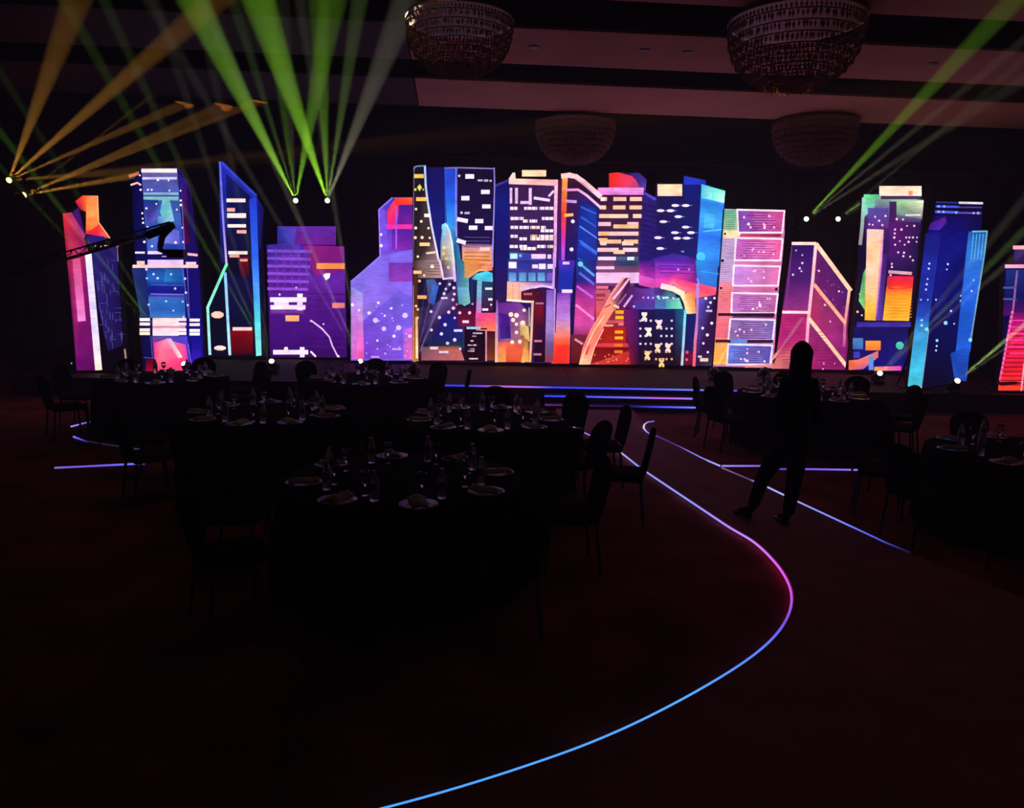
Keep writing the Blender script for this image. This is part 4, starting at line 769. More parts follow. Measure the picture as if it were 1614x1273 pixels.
S.grad([(150, 260), (245, 260), (165, 830), (85, 830)], [(0, (20, 20, 110)), (.3, (25, 35, 140)), (.7, (28, 40, 145)), (.9, (30, 70, 170)), (1, (40, 130, 200))]); S.grad([(85, 820), (168, 820), (128, 1190), (40, 1190)], [(0, (40, 120, 190)), (.3, (50, 150, 205)), (.6, (60, 175, 215)), (1, (70, 190, 215))]); S.line([(168, 850), (125, 1190)], 7, (110, 150, 180))
S.grad([(410, 250), (525, 245), (420, 980), (330, 1000)], [(0, (30, 80, 160)), (.2, (40, 110, 200)), (.5, (30, 90, 205)), (.8, (25, 80, 190)), (1, (30, 90, 205))]); S.poly([(300, 990), (420, 940), (398, 1160), (325, 1150)], [(20, 60, 160), (30, 80, 190), (25, 55, 150), (30, 80, 180)])
S.line([(435, 250), (523, 248), (505, 400), (425, 900)], 9, (90, 200, 205), (120, 140, 170))
for k in range(4): S.line([(440 + 20 * k, 265), (425 + 20 * k, 420)], 5, (90, 170, 205))
S.line([(215, 72), (355, 75)], 10, (40, 40, 110)); S.line([(355, 75), (494, 78)], 14, (205, 200, 210)); S.line([(215, 97), (350, 100)], 14, (60, 75, 200)); S.line([(350, 102), (490, 104)], 8, (80, 50, 140)); S.line([(212, 130), (345, 134)], 16, (70, 85, 210)); S.line([(345, 136), (485, 139)], 12, (100, 60, 160)); S.dots([(228, 97), (262, 97), (228, 130), (257, 130), (335, 135), (440, 138), (468, 138)], 10, (140, 160, 250))
S.dots([(172, 445), (168, 475), (284, 448), (278, 480), (161, 538), (156, 570), (151, 602), (120, 664), (162, 664), (212, 664), (362, 640), (360, 670), (440, 545), (428, 610), (125, 788), (303, 732), (322, 810), (216, 945), (212, 972)], 8, (190, 205, 255)); S.dots([(125, 820), (155, 843), (270, 805), (218, 912), (420, 908)], 14, (130, 210, 240)); S.rect(70, 1190, 125, 1204, (240, 190, 190))
S.finish()

# 15 - red striped tower at the right edge
o15 = [(1597, 386), (1650, 386), (1640, 617), (1574, 617), (1580, 560), (1583, 420), (1597, 415)]
S = Screen(14.3, o15, 'red striped tower screen with pink ledges at the right edge'); S.poly(o15, (10, 8, 60)); S.fr(1420, 300, 3.856)
S.rect(690, 335, 860, 455, (50, 30, 100), (40, 14, 60)); S.rect(680, 335, 880, 358, (250, 160, 170)); S.rect(632, 450, 880, 472, (250, 160, 190)); S.grad([(640, 480), (880, 480), (860, 760), (620, 760)], [(0, (25, 40, 110)), (.6, (14, 18, 80)), (1, (70, 10, 90))])
S.grad([(665, 740), (880, 740), (860, 1215), (590, 1215)], [(0, (90, 15, 90)), (.2, (190, 20, 110)), (.4, (225, 25, 80)), (.7, (230, 30, 50)), (1, (240, 50, 40))])
for k in range(14): y = 830 + k * 27; S.line([(655 - k * 4, y), (860, y)], 8, (150, 10, 40))
for k in range(6): S.line([(660, 790 + k * 40), (860, 790 + k * 40)], 7, (240, 60, 150))
S.line([(705, 490), (680, 730), (600, 1150)], 12, (110, 90, 150), (230, 70, 130)); S.dots([(675 - k * 5, 740 + k * 28) for k in range(14)], 10, (250, 110, 190)); S.rect(590, 1185, 860, 1215, (245, 60, 35)); S.bars([(620, 585, 700, 597), (620, 655, 700, 665)], (70, 80, 140)); S.line([(748, 1050), (730, 1215)], 9, (240, 150, 170)); S.poly([(575, 1165), (690, 1160), (740, 1170), (610, 1188)], (40, 4, 10))
S.finish()

# ------------------------------------------------------------------ moving head lights, their beams and stands
for nm, c in (('lens_green', (0.75, 1.0, 0.55)), ('lens_amber', (1.0, 0.72, 0.30)), ('lens_white', (1.0, 0.92, 0.85))):
    emis(nm, c, 3.0)
GREEN, AMBER, PALE, LIME, VIOL = (0.42, 1.0, 0.05), (1.0, 0.42, 0.05), (0.75, 0.72, 0.50), (0.50, 0.85, 0.20), (0.55, 0.5, 1.0)

def moving_head(lens, beams, lensmat, label, sc_=1.0, group='moving head lights'):
    """lens: world point; beams: (target point, full angle in degrees, power, colour)"""
    aim = Vector((0, 0, 0))
    for t, a, p, c in beams: aim += (t - lens).normalized()
    aim.normalize()
    pivot = lens - aim * 0.14 * sc_
    bz = pivot.z - 0.20 * sc_
    root = empty('moving_head_light', (pivot.x, pivot.y, bz)); tag(root, label, 'stage light', group)
    L = lambda p: Vector(p) - Vector((pivot.x, pivot.y, bz))
    bevel(MB().box((0, 0, 0.035 * sc_), (0.24 * sc_, 0.20 * sc_, 0.07 * sc_)).build('base', 'metal_black', root), 0.012)
    side = Vector((0, 0, 1)).cross(aim); side = side.normalized() if side.length > 0.05 else Vector((1, 0, 0))
    P = L(pivot); w = 0.125 * sc_
    MB().tube([P + side * w, P + side * w - Vector((0, 0, .09 * sc_)), P + side * w * .7 - Vector((0, 0, .13 * sc_)), P - side * w * .7 - Vector((0, 0, .13 * sc_)), P - side * w - Vector((0, 0, .09 * sc_)), P - side * w], 0.022 * sc_, 8).build('yoke', 'metal_black', root, True)
    Q = aim.to_track_quat('Z', 'Y').to_matrix()
    hd_ = MB().lathe([(0.03 * sc_, -0.16 * sc_), (0.075 * sc_, -0.14 * sc_), (0.095 * sc_, -0.05 * sc_), (0.10 * sc_, 0.04 * sc_), (0.075 * sc_, 0.125 * sc_), (0.070 * sc_, 0.138 * sc_), (0.06 * sc_, 0.138 * sc_)], 16, P, Q).build('head', 'metal_black', root, True)
    MB().lathe([(0.060 * sc_, 0.139 * sc_), (0.052 * sc_, 0.160 * sc_), (0.03 * sc_, 0.175 * sc_), (0.0, 0.180 * sc_)], 12, P, Q).build('lens', lensmat, hd_, True)
    for t, a, p, c in beams:
        d = (t - lens).normalized()
        ld = bpy.data.lights.new('beam_light', 'SPOT'); ld.energy = p * BEAM; ld.color = c
        ld.spot_size = math.radians(a); ld.spot_blend = 0.35; ld.shadow_soft_size = 0.02
        lo = bpy.data.objects.new('beam_light', ld); col.objects.link(lo); lo.parent = root
        lo.location = L(lens + d * 0.07); lo.rotation_euler = d.to_track_quat('-Z', 'Y').to_euler()
    return root, bz

def stand(points, label, zfoot):
    """black mast with a cross bar carrying the lights at points (x, y, z of their bases)"""
    cx = sum(p.x for p in points) / len(points); cy = points[0].y; zt = min(p.z for p in points)
    root = empty('lighting_stand', (cx, cy, zfoot)); tag(root, label, 'stand')
    h = zt - zfoot
    MB().tube([(0, 0, 0.03), (0, 0, h - 0.06)], [0.035, 0.03], 10).build('mast', 'metal_black', root)
    x0 = min(p.x for p in points) - cx - 0.09; x1 = max(p.x for p in points) - cx + 0.09
    MB().box(((x0 + x1) / 2, 0, h - 0.03), (x1 - x0, 0.07, 0.06)).build('crossbar', 'metal_black', root)
    for p in points:
        if p.z > zt + 0.02: MB().box((p.x - cx, 0, (p.z - zt) / 2 + h), (0.08, 0.08, p.z - zt)).build('riser_block', 'metal_black', root)
    MB().box((0, 0, 0.015), (0.28, 0.6, 0.03)).build('base_plate', 'metal_black', root)

GP, AP = 105000.0, 125000.0
def beam_out(o, px, lim, ang, pw, c):   # aim along the photo line from o through px until it meets the ceiling at lim (a row of the picture)
    t = (lim - o[1]) / (px[1] - o[1]); x = o[0] + (px[0] - o[0]) * t
    return (onz(x, lim, ZS), ang, pw, c)
def beam_at(px, Y, ang, pw, c):         # aim at a point seen at px, Y metres away
    return (at(px[0], px[1], Y), ang, pw, c)
# green pair
Yg = 18.7
n1, n2 = (466, 316), (516, 316); g1, g2 = at(*n1, Yg), at(*n2, Yg)
p1 = moving_head(g1, [beam_out(n1, (335, 60), -90, 2.4, GP * 1.5, GREEN), beam_out(n1, (386, 60), -90, .9, GP * .5, LIME), beam_out(n1, (432, 60), -90, 1.3, GP * .5, GREEN), beam_out(n1, (497, 150), -90, 2.0, GP * .9, GREEN), beam_out(n1, (456, 150), -90, .5, GP * .3, PALE)], 'lens_green', 'moving head throwing green beams, left one of the high pair')[1]
p2 = moving_head(g2, [beam_out(n2, (428, 60), -90, 2.6, GP * 1.6, GREEN), beam_out(n2, (505, 60), -90, 1.7, GP * .8, GREEN), beam_out(n2, (557, 60), -90, 1.3, GP * .8, LIME), beam_out(n2, (618, 60), -90, 2.2, GP * .6, PALE)], 'lens_green', 'moving head throwing green beams, right one of the high pair')[1]
stand([Vector((g1.x, Yg, p1)), Vector((g2.x, Yg, p2))], 'thin black mast holding the two green lights behind the purple block', DECK)
# amber pair at the far left
Yo = 16.4
n1, n2 = (14, 284), (38, 307); a1, a2 = at(*n1, Yo), at(*n2, Yo)
q1 = moving_head(a1, [beam_out(n1, (85, 95), -90, 2.2, AP * .5, AMBER), beam_out(n1, (282, 50), -90, 1.8, AP * .9, AMBER), beam_at((250, 181), 20.0, 3.2, AP * .3, AMBER), beam_at((224, 268), 14.98, 3.5, AP * .15, AMBER)], 'lens_amber', 'moving head with amber beams at the far left, the higher one')[1]
q2 = moving_head(a2, [beam_at((300, 190), 20.0, 3.2, AP * .35, AMBER), beam_at((377, 172), 20.0, 2.2, AP * .6, AMBER), beam_at((226, 274), 14.98, 2.6, AP * .6, AMBER), beam_at((282, 117), 18.0, 1.3, AP * .3, AMBER)], 'lens_amber', 'moving head with amber beams at the far left, the lower one')[1]
stand([Vector((a1.x, Yo, q1))], 'black mast under the higher amber light at far left', 0.0)
stand([Vector((a2.x, Yo, q2))], 'black mast under the lower amber light at far left', 0.0)
# right pair
n1, n2 = (1271, 345), (1321, 345); r1, r2 = at(*n1, Yg), at(*n2, Yg)
t1 = moving_head(r1, [beam_out(n1, (1580, 20), -90, 1.6, GP * 1.1, GREEN), beam_out(n1, (1600, 75), -40, .7, GP * .5, PALE), beam_out(n1, (1614, 125), 10, 1.7, GP * .25, PALE)], 'lens_green', 'moving head above the magenta block with a bright green beam')[1]
t2 = moving_head(r2, [beam_out(n2, (1614, 140), 0, 1.8, GP * .7, LIME), beam_out(n2, (1614, 190), 60, 1.2, GP * .25, PALE), beam_out(n2, (1614, 95), -40, .7, GP * .3, LIME)], 'lens_green', 'moving head just left of the cream tower with short green beams')[1]
stand([Vector((r1.x, Yg, t1)), Vector((r2.x, Yg, t2))], 'thin black mast holding two lights behind the magenta block', DECK)
# row of small heads on the deck before the screens
def floor_head(px, beams, lensmat, label):
    zl = DECK + 0.28; l = onz(px[0], px[1], zl)
    def targets():
        out = []
        for b in beams:
            dx, dy = b[0][0] - px[0], b[0][1] - px[1]; t = (-110 - px[1]) / dy
            if dx > 0: t = min(t, (1760 - px[0]) / dx)
            if dx < 0: t = min(t, (-150 - px[0]) / dx)
            if len(b) > 4: out.append((at(b[0][0], b[0][1], b[4]), b[1], b[2], b[3])); continue
            x, y = px[0] + dx * t, px[1] + dy * t
            out.append((onz(x, y, ZS) if y < 330 else at(x, y, l.y - 3), b[1], b[2], b[3]))
        return out
    for _ in range(5):
        tg = targets(); aim = sum(((t - l).normalized() for t, *_r in tg), Vector()).normalized()
        zl = DECK + 0.004 + (0.20 + 0.14 * aim.z) * 0.9; l = onz(px[0], px[1], zl)
    moving_head(l, targets(), lensmat, label, 0.9)
FP = 130000.0
floor_head((290, 573), [((232, 500), 1.4, FP * .5, GREEN), ((244, 500), .9, FP * .25, LIME), ((222, 500), 1.2, FP * .25, GREEN)], 'lens_white', 'small round light head in front of the blue glass tower')
floor_head((428, 569), [((382, 470), 1.0, FP * .45, LIME), ((368, 465), 1.1, FP * .45, GREEN), ((396, 470), .8, FP * .3, PALE), ((410, 480), .8, FP * .3, PALE)], 'lens_green', 'small light head with pale green glow at the foot of the pointed tower')
floor_head((568, 569), [((512, 440), 1.2, FP * .7, PALE), ((492, 440), .9, FP * .4, PALE), ((548, 450), .9, FP * .6, PALE)], 'lens_white', 'small light head at the left foot of the lilac tower')
floor_head((653, 573), [((655, 420), 1.0, FP * .4, AMBER, 17.45), ((684, 450), 1.6, FP * .45, VIOL, 17.45), ((710, 440), 2.2, FP * .5, VIOL, 17.45), ((672, 440), 1.0, FP * .3, PALE, 17.45)], 'lens_white', 'small light head at the foot of the gold dotted edge')
floor_head((1127, 582), [((1146, 548), 3.0, FP * .2, PALE, 17.2)], 'lens_white', 'small light head at the left foot of the pale pink panels')
floor_head((1207, 582), [((1262, 505), 2.2, FP * .4, PALE, 17.2)], 'lens_white', 'small light head between the pale panels and the magenta block')
floor_head((1387, 588), [((1480, 496), 1.4, FP * .5, LIME, 12.8), ((1478, 510), 1.2, FP * .4, PALE, 12.8), ((1452, 510), 1.2, FP * .3, PALE, 12.8)], 'lens_white', 'small light head at the foot of the cream and amber tower')
def wing_head(px, beams, lensmat, label):
    floor_head(px, beams, lensmat, label)
wing_head((1509, 600), [((1590, 532), 2.4, FP * 1.0, LIME), ((1590, 545), 1.2, FP * .4, PALE)], 'lens_white', 'small light head at the foot of the royal blue tower')

# ------------------------------------------------------------------ chandeliers
def crystal_mesh(pts, r, h):
    mb = MB()
    for p, s in pts:
        rr, hh = r * s, h * s; x, y, z = p
        mb.add([(x, y, z + hh), (x + rr, y, z), (x, y + rr, z), (x - rr, y, z), (x, y - rr, z), (x, y, z - hh * 1.3)],
               [(0, 1, 2), (0, 2, 3), (0, 3, 4), (0, 4, 1), (5, 2, 1), (5, 3, 2), (5, 4, 3), (5, 1, 4)])
    return mb
def chandelier():
    rg = random.Random(11)
    root = empty('chandelier')          # origin at its lowest point
    MB().tube([(0, 0, 1.05), (0, 0, 2.45)], 0.03, 10).build('rod', 'brass_dark', root)
    MB().lathe([(0.02, 2.42), (0.2, 2.42), (0.18, 2.50), (0.06, 2.52)], 20).build('canopy', 'brass_dark', root, True)
    tiers = 9
    for k in range(tiers):
        a = (k + .6) / tiers * PI / 2
        R = 1.03 * math.sin(a) ** 0.8; z = 0.88 * (1 - math.cos(a)) + 0.06
        ring = [(R * 0.98 * math.cos(2 * PI * i / 40), R * 0.98 * math.sin(2 * PI * i / 40), z + 0.06) for i in range(41)]
        rg_ = MB().tube(ring, 0.010, 5, False).build('ring', 'brass_dark', root)
        n = max(8, int(2 * PI * R / 0.062)); pts = []
        for i in range(n):
            t = 2 * PI * i / n + rg.uniform(-.02, .02)
            pts.append(((R * math.cos(t), R * math.sin(t), z + rg.uniform(-.012, .012)), rg.uniform(.8, 1.15)))
        t_ = crystal_mesh(pts, 0.024, 0.055).build('crystal_tier', 'crystal', rg_); t_['kind'] = 'stuff'
    pts = []
    for k in range(1):                 # upright upper strands
        z = 0.98 + 0.07 * k
        n = 92
        for i in range(n): t = 2 * PI * i / n; pts.append(((1.03 * math.cos(t), 1.03 * math.sin(t), z), 1.0))
    t_ = crystal_mesh(pts, 0.022, 0.04).build('crystal_curtain', 'crystal', root); t_['kind'] = 'stuff'
    MB().lathe([(1.0, 1.04), (1.05, 1.04), (1.05, 1.08), (1.0, 1.08)], 40).build('rim', 'brass_dark', root)
    for i in range(4):
        t = PI / 4 + i * PI / 2; MB().tube([(1.02 * math.cos(t), 1.02 * math.sin(t), 1.06), (0.03, 0.0, 1.6)], 0.012, 6).build('arm', 'brass_dark', root)
    return root
ch0 = chandelier(); first = True
for (px, zb, lab) in (((1247, 145), 4.69, 'large crystal basket chandelier at upper right'), ((724, 122), 4.69, 'large crystal basket chandelier beside the green beams'), ((905, 260), 4.69, 'farther crystal chandelier above the white framed office screen'), ((1280, 262), 4.69, 'farther crystal chandelier above the magenta block')):
    c = ch0 if first else copy_tree(ch0); first = False
    c.location = onz(px[0], px[1], zb); c.scale = ((.62,) * 3 if px[0] == 724 else (.79,) * 3); tag(c, lab, 'chandelier', 'crystal chandeliers')
for px, lab in (((1016, 79), 'round ceiling downlight left of the near pair'), ((1084, 82), 'round ceiling downlight close to the large right chandelier'), ((1470, 100), 'round ceiling downlight right of the large chandelier'), ((842, 74), 'round ceiling downlight nearest the left chandelier')):
    q = onz(px[0], px[1], ZS - 0.02)
    r_ = empty('ceiling_downlight', (q.x, q.y, ZS - 0.02)); tag(r_, lab, 'downlight', 'unlit ceiling downlights')
    MB().lathe([(0.045, -0.002), (0.075, -0.002), (0.08, -0.012), (0.045, -0.016)], 16).build('trim_ring', 'metal_black', r_); MB().lathe([(0.0, -0.003), (0.045, -0.006)], 14).build('lamp', 'cabinet_black', r_)

# ------------------------------------------------------------------ tables
TR = 0.91
def make_table():
    t = empty('round_table')
    MB().lathe([(TR - .02, 0.715), (TR, 0.72), (TR, 0.735), (TR - .02, 0.74)], 40).build('tabletop', 'chair_metal', t)
    MB().lathe([(0.28, 0.0), (0.28, 0.02), (0.05, 0.06), (0.05, 0.71)], 16).build('pedestal', 'chair_metal', t)
    return t
def make_cloth():
    n = 96; vs = []; fs = []
    prof = [(0.0, 0.748), (TR * .6, 0.748), (TR, 0.748), (TR + .018, 0.738), (TR + .03, 0.60), (TR + .045, 0.35), (TR + .055, 0.012)]
    for j, (r, z) in enumerate(prof):
        for k in range(n):
            a = 2 * PI * k / n; d = max(0, j - 3) / 3
            rr = r + d * 0.055 * math.sin(a * 18) + d * 0.02 * math.sin(a * 7 + 1)
            vs.append((rr * math.cos(a), rr * math.sin(a), z))
    for j in range(len(prof) - 1):
        for k in range(n):
            a, b = j * n + k, j * n + (k + 1) % n; fs.append((a, b, b + n, a + n))
    o = MB().add(vs, fs).build('tablecloth', 'black_cloth', None, True)
    return o
def make_chair():
    c = empty('banquet_chair')         # faces +Y (towards the table), origin on the floor
    bevel(MB().box((0, 0.0, 0.44), (0.43, 0.43, 0.075)).build('seat', 'chair_fabric', c), 0.03, 3)
    # rounded back
    bm = bmesh.new(); pts = []
    wb, hb = 0.205, 0.43
    for i in range(13):
        t = PI * i / 12; pts.append((wb * math.cos(t), hb - 0.15 + 0.15 * math.sin(t)))
    pts = [(wb * .9, 0.0)] + pts + [(-wb * .9, 0.0)]
    fv = [bm.verts.new((x, 0.024, z)) for x, z in pts]; bv = [bm.verts.new((x, -0.024, z)) for x, z in pts]
    bm.faces.new(fv); bm.faces.new(list(reversed(bv)))
    for i in range(len(pts)): bm.faces.new((fv[i], bv[i], bv[(i + 1) % len(pts)], fv[(i + 1) % len(pts)]))
    bmesh.ops.recalc_face_normals(bm, faces=bm.faces)
    M = Matrix.Translation((0, -0.215, 0.485)) @ Matrix.Rotation(math.radians(11), 4, 'X')
    bm.transform(M); me = bpy.data.meshes.new('backrest'); bm.to_mesh(me); bm.free(); me.materials.append(MATS['chair_fabric'])
    o = bpy.data.objects.new('backrest', me); col.objects.link(o); o.parent = c; bevel(o, 0.014, 2)
    for sx in (-1, 1):
        MB().tube([(sx * .185, -.19, .40), (sx * .20, -.235, 0.0)], .013, 8).build('leg', 'chair_metal', c)
        MB().tube([(sx * .185, .185, .40), (sx * .195, .21, 0.0)], .013, 8).build('leg', 'chair_metal', c)
        MB().tube([(sx * .17, -.20, .41), (sx * .17, -.222, .50), (sx * .165, -.25, .62)], .012, 8).build('back_post', 'chair_metal', c)
    return c
def make_bottle():
    b = MB().lathe([(0.0, 0.0), (0.030, 0.0), (0.033, 0.008), (0.033, 0.06), (0.031, 0.075), (0.033, 0.09), (0.033, 0.135), (0.026, 0.165), (0.014, 0.19), (0.013, 0.205), (0.0, 0.205)], 14).build('water_bottle', 'clear_plastic', None, True)
    MB().lathe([(0.0155, 0.192), (0.0155, 0.214), (0.0, 0.215)], 12).build('cap', 'white_cap', b)
    MB().lathe([(0.0338, 0.075), (0.0345, 0.08), (0.0345, 0.125), (0.0338, 0.13)], 14).build('wrapper', 'bottle_label', b)
    return b
def make_glass():
    g = MB().lathe([(0.0, 0.0), (0.030, 0.0), (0.032, 0.004), (0.006, 0.012), (0.005, 0.075), (0.022, 0.095), (0.034, 0.125), (0.035, 0.155), (0.031, 0.178), (0.029, 0.178), (0.033, 0.155), (0.032, 0.127), (0.02, 0.099), (0.0, 0.09)], 14).build('wine_glass', 'glass_clear', None, True)
    return g
def make_plate():
    return MB().lathe([(0.0, 0.0), (0.08, 0.0), (0.085, 0.004), (0.135, 0.016), (0.135, 0.019), (0.084, 0.008), (0.0, 0.006)], 24).build('dinner_plate', 'china_white', None, True)
def make_napkin():
    mb = MB(); nx, ny = 8, 6; vs = []; fs = []
    for lay in range(2):
        for j in range(ny + 1):
            for i in range(nx + 1):
                u, v = i / nx - .5, j / ny - .5
                z = 0.008 + 0.012 * lay + (0.020 * math.exp(-(v * 4) ** 2) + 0.006 * math.sin(u * 9)) * (1 if lay else .5)
                vs.append((u * 0.22, v * 0.12 * (1 - .25 * lay * u), z))
    w = nx + 1; s = w * (ny + 1)
    for j in range(ny):
        for i in range(nx):
            a = j * w + i; fs += [(a, a + w, a + w + 1, a + 1), (s + a, s + a + 1, s + a + w + 1, s + a + w)]
    for i in range(nx): fs += [(i, i + 1, s + i + 1, s + i), (ny * w + i, s + ny * w + i, s + ny * w + i + 1, ny * w + i + 1)]
    for j in range(ny): fs += [(j * w, s + j * w, s + j * w + w, j * w + w), (j * w + nx, j * w + w + nx, s + j * w + w + nx, s + j * w + nx)]
    return mb.add(vs, fs).build('folded_napkin', 'napkin_cloth', None, True)

proto = {}
def put(kind, maker, loc, rz, label, cat, group):
    if kind not in proto: proto[kind] = o = maker(); o['fresh'] = 1
    o = proto[kind]
    if 'fresh' in o.keys(): del o['fresh']
    else: o = copy_tree(o)
    o.location = loc; o.rotation_euler = (0, 0, rz); tag(o, label, cat, group); return o

TABLES = [  # x, y, name, chair angles (degrees), places
    (-0.82, 5.68, 'the table nearest the camera', [8, 48, 104, 142, 179, 219, 262, 305], 8),
    (-2.75, 8.45, 'the table left of the middle', [22, 62, 102, 142, 182, 222, 262, 302], 9),
    (-0.30, 8.35, 'the table before the stage steps', [5, 45, 87, 130, 212, 258, 300], 9),
    (-2.25, 11.65, 'the far table before the purple block', [5, 50, 95, 140, 215, 260, 312], 8),
    (-5.25, 11.35, 'the far table before the blue tower', [0, 45, 90, 135, 180, 225, 270, 315], 8),
    (4.20, 10.85, 'the table behind the person', [0, 40, 80, 120, 160, 200, 240, 280, 320], 10),
    (4.95, 7.05, 'the table at the right edge', [80, 120, 158, 196, 234, 275], 8),
]
HOURS = 'three two one twelve eleven ten nine eight seven six five four'.split()
def clock(t): return HOURS[int(round((t % (2 * PI)) / (PI / 6))) % 12] + " o'clock of "   # twelve points to the stage
rg = random.Random(5)
for ti, (tx, ty, words, chs, npl) in enumerate(TABLES):
    put('table', make_table, (tx, ty, 0), 0.1 * ti, 'round banquet table, ' + words.replace('the ', '', 1), 'table', 'round banquet tables')
    put('cloth', make_cloth, (tx, ty, 0), 0.37 * ti, 'black cloth draped to the floor over ' + words, 'tablecloth', 'black round tablecloths')
    for a in chs:
        r = 1.27 + rg.uniform(-.02, .05); t = math.radians(a)
        x, y = tx + r * math.cos(t), ty + r * math.sin(t)
        put('chair', make_chair, (x, y, 0), t + PI / 2, 'black rounded-back chair at ' + clock(t) + words, 'chair', 'chairs around the tables')
    for k in range(npl):
        t = 2 * PI * (k + .35) / npl + 0.2 * ti; c_, s_ = math.cos(t), math.sin(t); z = 0.749
        P = lambda r, d: (tx + r * c_ - d * s_, ty + r * s_ + d * c_, z)
        pl = put('plate', make_plate, P(0.74, 0), 0, 'white dinner plate at ' + clock(t) + words, 'plate', 'dinner plates')
        nx_, ny_, _ = P(0.74, 0)
        put('napkin', make_napkin, (nx_, ny_, z + 0.012), t, 'pale folded napkin at ' + clock(t) + words, 'napkin', 'folded napkins')
        put('bottle', make_bottle, P(0.58, 0.19), rg.uniform(0, 6), 'clear white-capped bottle at ' + clock(t) + words, 'bottle', 'water bottles')
        put('glass', make_glass, P(0.52, 0.06), 0, 'clear stemmed glass at ' + clock(t) + words, 'glass', 'wine glasses')

# the two chairs that stand out against the walkway
c = put('chair', make_chair, (1.07, 7.20, 0), math.radians(80), 'black chair seen side-on, its thin tilted back crossing the light line', 'chair', 'chairs around the tables')
c = put('chair', make_chair, (0.68, 7.66, 0), math.radians(55), 'black chair with rounded back just left of the tilted chair', 'chair', 'chairs around the tables')

# ------------------------------------------------------------------ the person
def skinned(name, joints, edges, root, m, parent=None, sub=2):
    me = bpy.data.meshes.new(name); keys = list(joints)
    me.from_pydata([joints[k][0] for k in keys], [(keys.index(a), keys.index(b)) for a, b in edges], [])
    o = bpy.data.objects.new(name, me); col.objects.link(o)
    md = o.modifiers.new('skin', 'SKIN'); md.use_smooth_shade = True
    for i, k in enumerate(keys):
        sv = me.skin_vertices[0].data[i]; r = joints[k][1]
        sv.radius = r if isinstance(r, tuple) else (r, r); sv.use_root = (k == root)
    s = o.modifiers.new('sub', 'SUBSURF'); s.levels = sub; s.render_levels = sub
    dg = bpy.context.evaluated_depsgraph_get(); ev = o.evaluated_get(dg)
    nm = bpy.data.meshes.new_from_object(ev); nm.name = name
    o.modifiers.clear(); o.data = nm; nm.materials.clear(); nm.materials.append(MATS[m])
    nm.polygons.foreach_set('use_smooth', [True] * len(nm.polygons))
    if parent: o.parent = parent
    return o
PY = 6.95
def J(x, y, Y=PY): return at(x, y, Y)
hip = J(1250, 686); base = Vector((hip.x, PY, WALK))
person = empty('person', base); tag(person, 'person with long hair in dark clothes walking on the walkway, seen as a silhouette', 'person')
def V(x, y, dy=0.0): return J(x, y, PY + dy) - base
def Zf(x, Y, z): return Vector((x, Y, z)) - base
lf = onz(1176, 815, WALK); rf = onz(1240, 829, WALK)
lank = Vector((lf.x + .03, lf.y - .05, WALK + .09)) - base; rank = Vector((rf.x, rf.y, WALK + .09)) - base
J0 = {
    'pelvis': (V(1250, 690), (.125, .10)), 'waist': (V(1253, 658), (.105, .085)), 'chest': (V(1257, 622), (.13, .095)), 'upper': (V(1259, 602), (.115, .085)),
    'neck': (V(1260, 589), .045), 'skull': (V(1262, 574, .01), (.068, .080)), 'crown': (V(1263.5, 552, .01), (.066, .082)),
    'shl': (V(1238, 603), .050), 'ell': (V(1229, 645, -.03), .036), 'wrl': (V(1229, 681, .03), .026), 'hal': (V(1230, 692, .05), (.030, .018)),
    'shr': (V(1281, 603), .050), 'elr': (V(1287, 645, -.03), .036), 'wrr': (V(1284, 681, .04), .026), 'har': (V(1283, 692, .06), (.030, .018)),
    'hpl': (V(1240, 700), .092), 'knl': ((V(1211, 752) + Vector((0, .12, 0))), .060), 'anl': (lank, .040), 'tol': (lank + Vector((-.10, .13, -.055)), (.038, .025)),
    'hpr': (V(1259, 700), .092), 'knr': (V(1251, 762, -.02), .060), 'anr': (rank, .040), 'tor': (rank + Vector((-.03, .17, -.055)), (.038, .025)),
}
for s, hd in (('l', 'hal'), ('r', 'har')):        # fingers hang slightly curled
    h = J0[hd][0]
    for i, (dx, ln) in enumerate(((-.024, .060), (-.008, .072), (.008, .068), (.022, .052))):
        J0[f'f{s}{i}a'] = (h + Vector((dx, .008, -.030)), .0085); J0[f'f{s}{i}b'] = (h + Vector((dx, .016, -.030 - ln * .55)), .008); J0[f'f{s}{i}c'] = (h + Vector((dx, .034, -.030 - ln)), .007)
    J0[f't{s}a'] = (h + Vector((.030 if s == 'l' else -.030, .02, -.012)), .010); J0[f't{s}b'] = (h + Vector((.038 if s == 'l' else -.038, .035, -.045)), .008)
E0 = [('pelvis', 'waist'), ('waist', 'chest'), ('chest', 'upper'), ('upper', 'neck'), ('neck', 'skull'), ('skull', 'crown'), ('upper', 'shl'), ('shl', 'ell'), ('ell', 'wrl'), ('wrl', 'hal'), ('upper', 'shr'), ('shr', 'elr'), ('elr', 'wrr'), ('wrr', 'har'),
      ('pelvis', 'hpl'), ('hpl', 'knl'), ('knl', 'anl'), ('anl', 'tol'), ('pelvis', 'hpr'), ('hpr', 'knr'), ('knr', 'anr'), ('anr', 'tor')]
for s, hd in (('l', 'hal'), ('r', 'har')):
    for i in range(4): E0 += [(hd, f'f{s}{i}a'), (f'f{s}{i}a', f'f{s}{i}b'), (f'f{s}{i}b', f'f{s}{i}c')]
    E0 += [(hd, f't{s}a'), (f't{s}a', f't{s}b')]
body = skinned('body', J0, E0, 'pelvis', 'dark_clothes', person)
def grow(keys, extra):
    return {k: (J0[k][0], tuple(v + extra for v in (J0[k][1] if isinstance(J0[k][1], tuple) else (J0[k][1],) * 2))) for k in keys}
tk = ['pelvis', 'waist', 'chest', 'upper', 'shl', 'ell', 'wrl', 'shr', 'elr', 'wrr']
